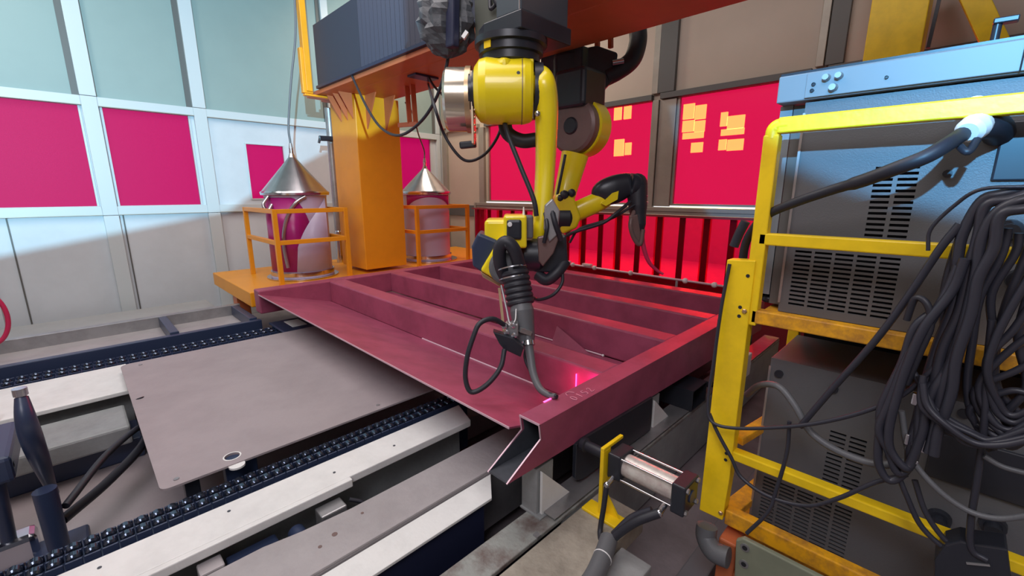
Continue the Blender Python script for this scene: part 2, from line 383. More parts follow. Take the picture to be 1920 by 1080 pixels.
# pipe with fittings along the curtain foot
pp = thing('air_pipe', (-2.5, 4.1, 0.74), 'thin pale pipe with clamps and fittings running along the foot of the red curtain', 'pipe')
MB().cyl((-3.9, 4.05, 0.775), (-1.0, 4.05, 0.775), 0.011, n=10).build('pipe', 'edge', pp)
for xx in (-3.05, -2.75, -2.3, -1.72, -1.45): MB().lathe((xx-0.02, 4.05, 0.775), (1, 0, 0), [(0, 0.018), (0.012, 0.026), (0.03, 0.026), (0.042, 0.018)], 10).build('fitting', 'white', pp)
for xx in (-3.85, -1.8, -1.1): MB().cyl((xx, 4.05, 0.0), (xx, 4.05, 0.765), 0.012, n=8).build('pipe_leg', 'grey', pp)
for xx in (-3.2, -2.9): MB().box(xx, xx+0.11, 4.02, 4.07, 0.79, 0.81).build('label_plate', 'white', pp)

# ================================================================== RED OXIDE FRAME
fr = thing('welded_frame', (-2.6, 2.4, 0.45), 'dark red primed steel frame with cross ribs lying on the welding table', 'steel frame')
def tubebox(x0, x1, y0, y1, z0, z1, mname='maroon', name='beam', bev=0.008):
    return MB().box(x0, x1, y0, y1, z0, z1).build(name, mname, fr, bev)
# near longitudinal: an open box section, end cut at a slant
T = 0.006
def bz(y): return 0.585+(0.50-0.585)*(y-0.96)/(3.85-0.96)
xo, xi = -0.978, -1.083
y_top, y_mid, z_mid, y_bot = 1.125, 1.135, 0.685, 0.955
YE = 3.86
def side(x0, x1):
    return MB().prism([(x0, y_top, 0.75), (x0, y_mid, z_mid), (x0, y_bot, bz(y_bot)), (x0, YE, bz(YE)), (x0, YE, 0.75)], (x1-x0, 0, 0))
o = side(xo, xo-T); o.build('outer_web', 'maroon', fr)
side(xi, xi+T).build('inner_web', 'maroon', fr)
MB().hexa([(xi+T, y_top, 0.75-T), (xo-T, y_top, 0.75-T), (xo-T, YE, 0.75-T), (xi+T, YE, 0.75-T), (xi, y_top, 0.7505), (xo, y_top, 0.7505), (xo, YE, 0.7505), (xi, YE, 0.7505)]).build('top_flange', 'maroon', fr, 0.004)
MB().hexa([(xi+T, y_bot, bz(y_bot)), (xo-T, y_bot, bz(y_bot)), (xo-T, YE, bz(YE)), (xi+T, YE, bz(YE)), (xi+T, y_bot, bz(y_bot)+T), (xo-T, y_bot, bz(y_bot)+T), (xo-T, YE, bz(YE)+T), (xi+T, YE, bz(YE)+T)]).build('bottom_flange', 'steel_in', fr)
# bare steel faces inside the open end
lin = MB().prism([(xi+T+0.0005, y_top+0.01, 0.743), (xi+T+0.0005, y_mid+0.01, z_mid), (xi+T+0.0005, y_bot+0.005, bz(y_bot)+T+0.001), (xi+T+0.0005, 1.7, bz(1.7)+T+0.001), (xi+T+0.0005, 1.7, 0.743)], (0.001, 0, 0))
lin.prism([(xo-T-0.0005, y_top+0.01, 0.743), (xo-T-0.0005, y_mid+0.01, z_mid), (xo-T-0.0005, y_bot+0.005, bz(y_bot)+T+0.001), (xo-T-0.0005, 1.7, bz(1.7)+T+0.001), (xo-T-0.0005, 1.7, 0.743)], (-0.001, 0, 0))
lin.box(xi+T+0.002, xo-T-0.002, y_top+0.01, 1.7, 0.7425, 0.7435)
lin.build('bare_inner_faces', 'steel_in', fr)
e = MB()   # bright cut rim
pts = [(y_top, 0.7505), (y_mid, z_mid), (y_bot, bz(y_bot))]
for x in (xo-T/2, xi+T/2):
    for a, b in zip(pts, pts[1:]): e.bar((x, a[0]-0.001, a[1]), (x, b[0]-0.001, b[1]), 0.006, 0.004, (0, 0, 1) if abs(a[1]-b[1]) < abs(a[0]-b[0]) else (0, 1, 0))
e.box(xi, xo, y_top-0.003, y_top+0.001, 0.744, 0.752)
e.build('cut_rim', 'edge', fr)
ribs_y = [(1.70, 1.86), (2.36, 2.52), (3.00, 3.16)]
for (a, b) in ribs_y: tubebox(-4.22, xi-0.001, a, b, 0.54, 0.747, name='cross_rib', bev=0.012)
tubebox(-4.36, -1.083, 3.70, 3.86, 0.54, 0.748, name='end_rail', bev=0.012)
tubebox(-4.36, -4.22, 1.07, 3.70, 0.54, 0.749, name='side_rail', bev=0.010)
# inclined apron sheet and the flat sheets between the ribs
MB().hexa([(-4.22, 1.07, 0.712), (xi, 1.07, 0.712), (xi, 1.70, 0.538), (-4.22, 1.70, 0.538), (-4.22, 1.07, 0.720), (xi, 1.07, 0.720), (xi, 1.70, 0.546), (-4.22, 1.70, 0.546)]).build('apron_sheet', 'maroon', fr)
for a, b in ((1.86, 2.36), (2.52, 3.00), (3.16, 3.70)): MB().box(-4.22, xi, a, b, 0.530, 0.538).build('deck_sheet', 'maroon', fr)
MB().box(-4.22, xi, 1.066, 1.070, 0.712, 0.7205).build('sheet_edge', 'edge', fr)
for (xa, xb, y, z) in [(-2.62, -1.50, 1.692, 0.552), (-2.35, -1.50, 2.352, 0.545)]:
    MB().cyl((xa, y, z), (xb, y, z), 0.006, n=8).build('weld_bead', 'edge', fr)
    MB().sphere((xb, y-0.004, z+0.002), 0.009, 8).build('tack_weld', 'white', fr)
MB().cyl((-3.4, 2.994, 0.545), (-1.9, 2.994, 0.545), 0.006, n=8).build('weld_bead', 'maroon', fr)
# gusset under rib two
MB().prism([(-1.9, 2.30, 0.54), (-1.55, 2.30, 0.54), (-1.9, 2.355, 0.66)], (0, 0.006, 0)).build('gusset', 'maroon', fr)
# chalk writing on the near longitudinal
def stroke(pl, cx, cy, sx=0.022, sy=0.034):
    mb = MB()
    # glyph x runs along +Y (up the beam), glyph y runs along -X
    mb.tube([V((cx-(v*sy), cy+(u*sx), 0.7525)) for u, v in pl], 0.0016, 5, 3); return mb
gl = {'0': [(0.3,0),(0,0.5),(0.3,1),(0.8,0.8),(0.8,0.2),(0.3,0)], '1': [(0.4,0),(0.5,1)], '5': [(0.9,1),(0.2,1),(0.2,0.55),(0.8,0.5),(0.7,0.05),(0.1,0)], '2': [(0.1,0.8),(0.5,1),(0.8,0.7),(0.1,0),(1.1,0.05)]}
for i, ch in enumerate('0152'):
    stroke(gl[ch], -1.000, 1.375+i*0.038).build('chalk_digit', 'chalk', fr)
stroke([(0, 0.1), (0.5, 0.6), (1.4, 0.6), (2.0, 0.0)], -1.048, 1.385).build('chalk_arc', 'chalk', fr)

# laser line of the seam sensor on the frame
ls = MB().box(-1.088, -1.080, 1.27, 1.345, 0.7512, 0.7528)
solo(ls, 'laser_line', 'laser', 'bright pink laser line on the beam edge beside the torch tip', 'laser line')
lp = bpy.data.lights.new('laser_glow', 'POINT'); lp.energy = 0.9; lp.color = (1, 0.02, 0.25); lp.shadow_soft_size = 0.01
lo = bpy.data.objects.new('laser_glow', lp); C.objects.link(lo); lo.location = (-1.19, 1.60, 0.66)
solo(MB().box(-1.235, -1.232, 1.692, 1.697, 0.60, 0.70), 'laser_reflection', 'laser', 'short upright pink laser streak on the nearest cross rib', 'laser line')

# ================================================================== WELDING TABLE MEMBERS
def long(name, mname, x0, x1, y0, y1, z0, z1, label, cat, bev=0.006): return solo(MB().box(x0, x1, y0, y1, z0, z1), name, mname, label, cat, None, bev)
long('platform', 'plate', -3.28, -2.02, -2.6, 4.3, 0.02, 0.17, 'low dusty grey platform below the large steel sheet', 'platform')
# big cover sheet with rounded corner, hole and tab
cs = thing('cover_sheet', (-2.8, 0.7, 0.49), 'large dusty grey steel sheet with a hole near its front corner', 'steel sheet')
pl = []
x0, x1, y0, y1 = -3.68, -1.955, 0.085, 1.46
for (cx, cy, a0) in [(x1-0.03, y0+0.03, -90), (x1-0.005, y1-0.005, 0), (x0+0.03, y1-0.03, 90), (x0+0.05, y0+0.05, 180)]:
    r = 0.05 if cx < -3 and cy < 1 else (0.03 if cy < 1 else 0.005)
    for k in range(5): a = math.radians(a0+k*22.5); pl.append((cx+r*math.cos(a), cy+r*math.sin(a), 0.492))
# tab notch on the near edge
hc = V((-2.02, 0.335)); hr = 0.028
nseg = 20; hole = [(hc.x+hr*math.cos(2*PI*k/nseg), hc.y+hr*math.sin(2*PI*k/nseg), 0.492) for k in range(nseg)]
import bmesh
bm = bmesh.new()
vo = [bm.verts.new(p) for p in pl]; vh = [bm.verts.new(p) for p in hole]
for L in (vo, vh):
    for i in range(len(L)): bm.edges.new((L[i], L[(i+1) % len(L)]))
bmesh.ops.triangle_fill(bm, use_beauty=True, edges=bm.edges[:])
for f_ in list(bm.faces):
    c_ = f_.calc_center_median()
    if (V((c_.x, c_.y))-hc).length < hr*0.8: bm.faces.remove(f_)
ret = bmesh.ops.extrude_face_region(bm, geom=bm.faces[:]); 
for g in ret['geom']:
    if isinstance(g, bmesh.types.BMVert): g.co.z += 0.009
bmesh.ops.recalc_face_normals(bm, faces=bm.faces[:])
me = bpy.data.meshes.new('sheet'); bm.to_mesh(me); bm.free(); me.materials.append(M['plate'])
for v in me.vertices: v.co -= WORLD['cover_sheet']
so = bpy.data.objects.new('sheet', me); C.objects.link(so); so.parent = cs; WORLD['sheet'] = WORLD['cover_sheet']
MB().cyl((-1.948, 0.335, 0.489), (-1.948, 0.335, 0.497), 0.030, n=20).build('tab', 'rail', cs)
MB().lathe((hc.x, hc.y, 0.5012), (0, 0, 1), [(0, 0.034), (0.001, 0.034), (0.001, 0.0285)], 20, caps=False).build('hole_rim', 'rail', cs)
for (xx, yy) in [(-2.0, 0.14), (-3.6, 0.18), (-2.0, 1.0)]: MB().cyl((xx, yy, 0.501), (xx, yy, 0.504), 0.010, n=8).build('weld_spot', 'steel', cs)
# legs carrying the sheet
MB().box(-2.06, -1.99, 0.16, 0.21, 0.17, 0.492).build('support_leg', 'black', cs, 0.004)
MB().box(-2.06, -2.00, 0.30, 0.42, 0.17, 0.492).build('support_leg', 'navy', cs, 0.004)
MB().box(-3.6, -3.54, 0.16, 0.22, 0.17, 0.492).build('support_leg', 'black', cs, 0.004)
MB().box(-3.6, -3.54, 1.3, 1.36, 0.17, 0.492).build('support_leg', 'black', cs, 0.004)

# roller chain conveyors
def chain(x_in, x_out, y0, y1, z, label, rows, pitch, name='roller_chain'):
    t = thing(name, ((x_in+x_out)/2, (y0+y1)/2, z-0.30), label, 'roller chain')
    MB().box(x_in, x_out, y0, y1, z-0.30, z-0.030).build('chain_tray', 'navy', t, 0.004)
    base = t.location
    wd = abs(x_out-x_in); rr = min(0.018, pitch*0.42)
    n = int((y1-y0)/pitch)
    xs = [x_in + (x_out-x_in)*u for u in rows]
    src = None
    for j, xr in enumerate(xs):
        for i in range(n):
            yy = y0+(i+0.5)*pitch
            if src is None:
                src = MB().lathe((xr-0.016, yy, z-0.012), (1, 0, 0), [(0, rr*0.7), (0.005, rr), (0.027, rr), (0.032, rr*0.7)], 12).build('roller', M['roller'], t)
                p0 = V((xr, yy, 0))
            else:
                o_ = inst(src, 'roller', (xr-p0.x, yy-p0.y, 0), t)
    # link plates between the rollers
    lk = None
    for i in range(n):
        yy = y0+(i+0.5)*pitch
        for k, u in enumerate((min(rows)-0.16, (rows[0]+rows[-1])/2, max(rows)+0.16)):
            xr = x_in+(x_out-x_in)*u
            if lk is None:
                lk = MB().box(xr-0.004, xr+0.004, yy-pitch*0.46, yy+pitch*0.46, z-0.030, z-0.006).build('link_plate', 'navy', t, 0.002); q0 = V((xr, yy, 0))
            else: inst(lk, 'link_plate', (xr-q0.x, yy-q0.y, 0), t)
    return t
M['roller'] = mat('polished_dark_roller', (0.10, 0.12, 0.17), 0.16, 0.85)
chain(-1.945, -1.80, -0.62, 1.44, 0.455, 'dark double row roller chain running in front of the grey sheet', (0.30, 0.66), 0.044)
chain(-4.12, -3.86, -1.3, 1.30, 0.455, 'dark roller chain far behind the grey sheet near the left wall', (0.35, 0.65), 0.06)
# rails
r1 = thing('white_rail', (-1.68, 0.2, 0.10), 'wide off-white rail along the near side of the front roller chain', 'rail')
MB().prism([(-1.775, -1.4, 0.455), (-1.775, 1.36, 0.455), (-1.60, 1.30, 0.455), (-1.60, -1.4, 0.455)], (0, 0, -0.035)).build('rail_top', 'rail', r1, 0.004)
MB().box(-1.60, -1.575, -1.4, 0.655, 0.42, 0.4552).build('rail_lip', 'rail', r1, 0.004)
MB().box(-1.775, -1.70, -1.4, 1.30, 0.10, 0.419).build('rail_web', 'grey', r1)
for yy in (-0.1, 0.25, 0.62, 0.9): MB().cyl((-1.72+0.05*(yy > 0.3), yy, 0.455), (-1.72+0.05*(yy > 0.3), yy, 0.4565), 0.006, n=8).build('stain_pit', 'steel_in', r1)
r2 = thing('back_rail', (-3.65, 0, 0.10), 'off-white rail in front of the far roller chain at the left', 'rail')
MB().box(-3.85, -3.30, -1.5, 0.12, 0.43, 0.455).build('rail_top', 'rail', r2, 0.004)
MB().box(-3.85, -3.40, -1.5, 0.10, 0.10, 0.428).build('rail_web', 'grey', r2)
long('box_rail', 'grey', -3.24, -2.90, -1.6, 0.06, 0.30, 0.40, 'grey steel box rail below the far white rail', 'rail', 0.012)
long('dark_girder', 'navy', -3.26, -2.98, -1.6, 0.10, 0.17, 0.285, 'dark blue girder under the grey box rail at left', 'girder', 0.01)
# slotted rail by the wall
sr = thing('slotted_rail', (-4.4, 0, 0.10), 'dark steel rail with long bright slots beside the left wall', 'rail')
MB().box(-4.92, -4.86, -1.6, 1.06, 0.10, 0.52).build('rail_side', 'steel', sr, 0.004)
MB().box(-4.86, -4.19, -1.6, 1.06, 0.10, 0.42).build('rail_bed', 'tray', sr)
MB().box(-4.24, -4.18, -1.6, 1.06, 0.10, 0.50).build('rail_side', 'navy', sr, 0.004)
for yy in (-0.9, 0.42, 0.98): MB().box(-4.86, -4.24, yy, yy+0.06, 0.421, 0.515).build('crossbar', 'navy', sr, 0.006)
long('wall_ledge', 'wall_l', -6.4, -5.0, -2.5, 1.04, 0.0, 0.30, 'low pale ledge along the foot of the left wall', 'ledge', 0.01)
sp = thing('slot_plate', (-3.9, 1.3, 0.44), 'dark steel end plate with a bright rounded slot beyond the sheet corner', 'steel plate')
MB().box(-4.14, -3.72, 1.10, 1.45, 0.455, 0.475).build('plate', 'navy', sp, 0.01)
MB().box(-4.06, -3.84, 1.20, 1.32, 0.4755, 0.480).build('slot', 'rail', sp, 0.02)

long('trough', 'trough', -1.60, -1.49, -1.6, 4.0, 0.10, 0.25, 'trough with painted-in gap shade between the white rail and the grey tray', 'trough')
solo(MB().cyl((-1.548, 0.80, 0.275), (-1.548, 1.5, 0.275), 0.026, n=12), 'round_bar', 'cab', 'dull grey round bar lying in the trough', 'bar')
t = thing('grey_tray', (-1.37, 0.8, 0.1), 'long dusty grey steel tray along the middle of the table', 'tray')
MB().prism([(-1.487, 0.60, 0.40), (-1.487, 4.0, 0.40), (-1.272, 4.0, 0.40), (-1.272, -0.9, 0.40), (-1.52, -0.9, 0.40), (-1.52, 0.30, 0.40), (-1.50, 0.42, 0.40)], (0, 0, -0.02)).build('tray_top', 'tray', t, 0.003)
MB().box(-1.47, -1.29, -0.9, 4.0, 0.10, 0.378).build('tray_box', 'steel', t)
MB().box(-1.290, -1.272, -0.9, 4.0, 0.4005, 0.412).build('tray_lip', 'tray', t, 0.002)
for i, (xx, yy, r) in enumerate([(-1.40, 0.50, 0.010), (-1.38, 0.44, 0.007), (-1.43, 0.62, 0.006)]): MB().cyl((xx, yy, 0.400), (xx, yy, 0.4012), r, n=10).build('oil_spot', 'brown', t)
ws = thing('white_strip', (-1.2, 0.1, 0.10), 'off-white strip rail ending under the open beam end', 'rail')
MB().prism([(-1.262, -0.9, 0.398), (-1.262, 1.13, 0.398), (-1.145, 1.03, 0.398), (-1.145, -0.9, 0.398)], (0, 0, -0.012)).build('strip_top', 'rail', ws, 0.002)
MB().box(-1.262, -1.160, -0.9, 1.0, 0.10, 0.385).build('strip_web', 'trough', ws)
# bracket and motor bits below the white rail
bk = thing('rail_bracket', (-1.56, 0.55, 0.30), 'small steel bracket with black roller and cable under the white rail', 'bracket')
MB().box(-1.585, -1.515, 0.50, 0.60, 0.33, 0.40).build('bracket_body', 'steel', bk, 0.006)
MB().lathe((-1.56, 0.42, 0.36), (1, 0, 0), [(0, 0.03), (0.05, 0.03)], 16).build('roller', 'navy', bk)
MB().cyl((-1.508, 0.42, 0.36), (-1.500, 0.42, 0.36), 0.009, n=10).build('axle', 'chrome', bk)
MB().tube([(-1.54, 0.62, 0.40), (-1.51, 0.66, 0.375), (-1.50, 0.58, 0.37), (-1.52, 0.50, 0.38)], 0.008).build('cable', 'rubber', bk)
MB().box(-1.60, -1.53, 0.20, 0.36, 0.27, 0.37).build('motor_block', 'navy', bk, 0.008)
MB().box(-1.595, -1.53, 0.12, 0.19, 0.25, 0.40).build('clamp_block', 'tray', bk, 0.006)
MB().tube([at(352, 1010, Z=0.42), at(356, 1040, Z=0.35), at(350, 1085, Z=0.25)], 0.010).build('cable', 'rubber', bk)

long('gap_shade_strip', 'trough', -1.14, -1.04, -0.9, 4.0, 0.02, 0.06, 'dark strip for the gap shade between the white strip and the stained beam', 'channel', 0.0)  # dark strip put in for the shade of the open gap
gb = thing('support_beam', (-0.97, 1.8, 0.0), 'long grey stained support beam under the near edge of the red frame', 'beam')
MB().box(-1.035, -0.912, -0.6, 4.2, 0.33, 0.350).build('beam_flange', 'dirty', gb, 0.004)
MB().box(-0.925, -0.913, 1.2, 4.2, 0.02, 0.33).build('beam_web', 'grey', gb)
MB().box(-1.03, -1.02, -0.6, 4.2, 0.02, 0.33).build('beam_web', 'trough', gb)
MB().box(-1.03, -0.915, 1.15, 4.2, 0.36, 0.364).build('liner_strip', 'steel', gb)
MB().box(-0.93, -0.908, 1.04, 1.06, 0.345, 0.356).build('spacer', 'steel', gb)
long('beige_plate', 'beige', -0.895, -0.69, -0.6, 1.43, 0.27, 0.350, 'beige dusty steel plate with pits in front of the cylinder bracket', 'steel plate')
long('side_beam', 'grey', -0.68, -0.56, 0.4, 1.25, 0.16, 0.33, 'grey box beam beside the beige plate at the bottom edge', 'beam')
# stands with gussets
def stand(name, y, label, z1):
    s_ = thing(name, (-0.99, y, 0.35), label, 'stand')
    MB().box(-1.07, -0.99, y, y+0.10, 0.35, z1).build('upright', 'grey', s_, 0.003)
    MB().prism([(-0.985, y+0.015, 0.355), (-0.985, y+0.20, 0.355), (-0.985, y+0.015, z1-0.01)], (0.012, 0, 0)).build('gusset', 'rail', s_)
    MB().box(-1.07, -0.960, y-0.01, y+0.21, 0.3505, 0.356).build('foot_plate', 'grey', s_)
stand('frame_stand', 1.125, 'pale grey stand with triangular gusset under the open beam end', 0.555)
stand('frame_stand', 2.03, 'pale grey gusseted stand under the middle of the near beam', 0.53)
pd = thing('clamp_pad', (-0.96, 1.8, 0.37), 'large black clamp plate with rounded corners pressed under the red beam', 'clamp plate')
MB().prism([(-0.965, y_, z_) for y_, z_ in [(1.36, 0.40), (1.345, 0.42), (1.345, 0.575), (1.39, 0.583), (2.0, 0.56), (2.0, 0.37), (1.40, 0.385)]], (-0.02, 0, 0)).build('plate', 'black', pd, 0.003)
# dark square tube end and pipe beyond the stands
te = thing('tube_end', (-0.94, 2.6, 0.36), 'open black square tube end under the far part of the near beam', 'tube')
f = MB(); ya, yb, za, zb = 2.36, 2.56, 0.365, 0.49; t_ = 0.006
f.box(-1.3, -0.90, ya, yb, za, za+t_).box(-1.3, -0.90, ya, yb, zb-t_, zb).box(-1.3, -0.90, ya, ya+t_, za+t_, zb-t_).box(-1.3, -0.90, yb-t_, yb, za+t_, zb-t_); f.build('square_tube', 'black', te)
MB().tube([(-0.93, 2.62, 0.44), (-0.86, 2.60, 0.46), (-0.82, 2.56, 0.42), (-0.83, 2.52, 0.38)], 0.018).build('elbow_pipe', 'black', te)
wb = thing('valve_block', (-0.8, 3.05, 0.42), 'small white block with black ports beside the yellow post', 'valve block')
MB().box(-0.86, -0.78, 2.80, 2.95, 0.45, 0.60).build('body', 'white', wb, 0.006)
MB().box(-0.85, -0.79, 2.84, 2.90, 0.0, 0.45).build('post', 'grey', wb)
for zz in (0.48, 0.53): MB().cyl((-0.86, 2.80, zz), (-0.86, 2.785, zz), 0.014, n=10).build('port', 'black', wb)

# pneumatic clamp cylinder
pc = thing('pneumatic_cylinder', (-0.65, 1.37, 0.45), 'silver pneumatic cylinder with black square end caps beside the yellow post', 'cylinder')
cy, cz = 1.37, 0.575; L0, L1 = -0.745, -0.545
MB().lathe((L0, cy, cz), (1, 0, 0), [(0, 0.043), (L1-L0, 0.043)], 28).build('barrel', mat('scuffed_silver', (0.74, 0.72, 0.66), 0.35, 0.25, col2=(0.50, 0.40, 0.38), nscale=14), pc)
MB().box(L0-0.055, L0, cy-0.052, cy+0.052, cz-0.052, cz+0.052).build('end_cap', 'black', pc, 0.006)
MB().box(L1, L1+0.050, cy-0.056, cy+0.056, cz-0.056, cz+0.056).build('end_cap', 'black', pc, 0.006)
for a in (-1, 1):
    for b in (-1, 1):
        MB().cyl((L0, cy+a*0.043, cz+b*0.043), (L1, cy+a*0.043, cz+b*0.043), 0.005, n=8).build('tie_rod', 'chrome', pc)
        bolt(pc, (L1+0.05, cy+a*0.042, cz+b*0.042), (1, 0, 0), 0.010, 0.008, 'steel')
MB().lathe((L1+0.05, cy, cz), (1, 0, 0), [(0, 0.022), (0.004, 0.022)], 18).build('cap_disc', 'navy', pc)
MB().lathe((L0-0.055, cy, cz), (-1, 0, 0), [(0, 0.03), (0.05, 0.03), (0.055, 0.022), (0.13, 0.022), (0.135, 0.03), (0.155, 0.028)], 18).build('rod_nose', 'rubber', pc)
for xx in (L0-0.03, L1-0.02):
    MB().cyl((xx, cy-0.05, cz-0.045), (xx, cy-0.085, cz-0.055), 0.012, n=10).build('elbow_fitting', 'chrome', pc)
    MB().sphere((xx, cy-0.088, cz-0.056), 0.014, 10).build('fitting_knob', 'chrome', pc)
yb_ = thing('cylinder_bracket', (-0.80, 1.37, 0.35), 'yellow steel bracket with foot holding the cylinder on the beige plate', 'bracket')
MB().box(-0.822, -0.806, cy-0.07, cy-0.02, 0.36, cz+0.06).build('upright', 'yellow', yb_, 0.003)
MB().box(-0.822, -0.806, cy-0.07, cy+0.07, cz+0.058, cz+0.072).build('top_arm', 'yellow', yb_, 0.003)
MB().prism([(-0.806, cy-0.045, 0.362), (-0.74, cy-0.045, 0.362), (-0.806, cy-0.045, 0.45)], (0, 0.008, 0)).build('gusset', 'yellow', yb_)
MB().box(-0.885, -0.72, cy-0.09, cy-0.02, 0.3505, 0.362).build('foot', 'yellow', yb_, 0.003)
# hoses
def hose(name, pts, r, label, mname='rubber', cat='hose', group=None, n=10, sp=6):
    return solo(MB().tube(pts, r, n, sp), name, mname, label, cat, group)
hose('air_hose', [(-0.775, 1.28, 0.52), (-0.770, 1.26, 0.44), (-0.765, 1.235, 0.36), (-0.74, 1.20, 0.345)], 0.010, 'short dark hose dropping from the left port of the cylinder')
hose('air_hose', [(-0.565, 1.28, 0.52), (-0.62, 1.24, 0.48), (-0.67, 1.21, 0.42), (-0.70, 1.18, 0.37)], 0.016, 'dark hose running from the right port of the cylinder down left')
hose('air_hose', [(-0.60, 1.30, 0.50), (-0.66, 1.27, 0.45), (-0.70, 1.22, 0.385)], 0.013, 'second dark hose close under the silver cylinder barrel', 'cable')
dc = thing('hose_conduit', (-0.65, 0.95, 0.34), 'thick dark conduit with a white tie running down from the cylinder hoses', 'conduit')
MB().tube([(-0.70, 1.19, 0.385), (-0.672, 1.10, 0.375), (-0.650, 0.98, 0.365), (-0.640, 0.7, 0.36)], 0.032, 14).build('sleeve', 'cab', dc)
MB().lathe((-0.676, 1.115, 0.376), (0.2, -1, -0.08), [(0, 0.0335), (0.004, 0.0335)], 16).build('cable_tie', 'white', dc)
long('lower_beam', 'cab', -0.55, -0.46, 0.9, 2.9, 0.02, 0.16, 'dark low beam on the floor behind the cylinder', 'beam')

# ================================================================== LEFT CLAMP STATION
lc = thing('swing_clamp', (-2.15, -0.20, 0.17), 'black swing clamp, its colour tinted for blue light, with shiny cap standing at the left edge', 'clamp')
LB = [at(40, 745, Y=-0.22), at(48, 785, Y=-0.22), at(62, 830, Y=-0.22), at(82, 880, Y=-0.22), at(100, 925, Y=-0.22)]
MB().tube(LB, lambda t: 0.018+0.013*math.sin(min(1, t*1.1)*PI), 14, 5).build('clamp_arm', 'navy', lc)
MB().cyl(LB[0]+V((0, 0, 0.008)), LB[0]+V((0, 0, 0.035)), 0.020, n=14).build('cap', 'chrome', lc)
MB().cyl(LB[0]-V((0, 0, 0.012)), LB[0]+V((0, 0, 0.008)), 0.014, n=14).build('neck', 'steel', lc)
MB().box(-2.42, -2.10, -0.30, -0.14, 0.17, 0.22).build('base_block', 'navy', lc, 0.01)
MB().cyl((-2.235, -0.22, 0.2), (-2.235, -0.22, 0.52), 0.030, 0.034, 14).build('piston', 'navy', lc)
MB().cyl((-2.40, -0.36, 0.2), (-2.30, -0.33, 0.60), 0.022, n=12).build('side_piston', 'navy', lc)
MB().box(-2.62, -2.25, -0.62, -0.28, 0.58, 0.68).build('manifold', 'navy', lc, 0.015)
MB().box(-2.44, -2.34, -0.44, -0.28, 0.19, 0.30).build('foot_clamp', 'chrome', lc, 0.02)
MB().box(-2.30, -2.27, -0.30, -0.28, 0.62, 0.645).build('screw_cap', 'white', lc, 0.004)
hose('hydraulic_hose', [(-2.26, -0.20, 0.36), (-2.5, -0.05, 0.34), (-2.75, 0.10, 0.36), (-2.95, 0.13, 0.42), (-3.0, 0.12, 0.50)], 0.020, 'black hose looping from the swing clamp up to the far rail')
hose('hydraulic_hose', [(-2.25, -0.18, 0.42), (-2.55, -0.02, 0.46), (-2.85, 0.16, 0.40), (-2.78, 0.30, 0.22), (-2.75, 0.5, 0.186), (-2.9, 0.9, 0.186)], 0.014, 'thinner black hose curling down beside the grey sheet corner')
hose('floor_cable', [(-2.1, -0.30, 0.18), (-2.3, -0.16, 0.18), (-2.35, 0.0, 0.18), (-2.2, 0.15, 0.18), (-2.35, 0.35, 0.18)], 0.008, 'grey cable lying in a curve on the low platform', 'cable')
# sensor head at the left edge
sh = thing('edge_fitting', (-3.2, -0.55, 0.45), 'small round dark fitting with pale ring on the far white rail', 'fitting')
MB().lathe((-3.33, -0.44, 0.485), (1, 0, 0), [(0, 0.030), (0.02, 0.032), (0.03, 0.022)], 18).build('ring', 'rail', sh)
MB().lathe((-3.30, -0.44, 0.485), (1, 0, 0), [(0, 0.020), (0.03, 0.018)], 16).build('plug', 'black', sh)
# red wheel
rw = thing('hand_wheel', (-4.6, -0.50, 0.52), 'red rimmed hand wheel partly cut off at the left picture edge', 'wheel')
c0 = V((-4.6, -0.52, 0.75))
MB().tube([c0+V((0, 0.105*math.cos(a), 0.19*math.sin(a))) for a in [2*PI*k/24 for k in range(25)]], 0.014, 8, 2).build('rim', 'redw', rw)
for a in (0.5, 2.6, 4.7): MB().cyl(c0, c0+V((0, 0.1*math.cos(a), 0.185*math.sin(a))), 0.008, n=8).build('spoke', 'redw', rw)
MB().cyl(c0-V((0.03, 0, 0)), c0+V((0.03, 0, 0)), 0.03, n=14).build('hub', 'orange', rw)
MB().cyl(c0-V((0.03, 0, 0.0)), V((-4.63, -0.52, 0.52)), 0.012, n=8).build('stem', 'steel', rw)

# ================================================================== GANTRY
gt = thing('gantry', (-4.9, 2.5, 0.0), 'orange gantry column and beam with dark bellows cover above the table', 'gantry')
col_ = MB().prism([(-4.6, 2.28, 0.74), (-4.6, 2.80, 0.74), (-5.2, 2.80, 0.74), (-5.2, 2.28, 0.74)], (0, 0, 1.86)).build('column', 'orange', gt, 0.006)
MB().box(-5.3, 0.8, 2.22, 2.745, 2.60, 3.25).build('main_beam', 'beam', gt, 0.01)
MB().box(-5.2, 0.8, 2.03, 2.22, 2.60, 2.64).build('lower_shelf', 'beam', gt, 0.004)
# bellows cover with folds
bl = MB(); xa, xb = -4.86, -1.4
bl.box(xa, xb, 2.02, 2.21, 2.665, 3.24); blc = bl.build('bellows_cover', 'bellows', gt, 0.006)
MB().box(xa, xb, 2.00, 2.05, 2.64, 2.668).build('cover_lip', 'trough', blc, 0.003)
fd = None
for i in range(34):
    xx = -3.9+i*0.066
    if fd is None:
        fd = MB().prism([(xx, 2.020, 2.67), (xx+0.033, 2.003, 2.67), (xx+0.066, 2.020, 2.67)], (0, 0, 0.57)).build('bellows_fold', 'bellows', blc)
    else: inst(fd, 'bellows_fold', (i*0.066, 0, 0), blc)
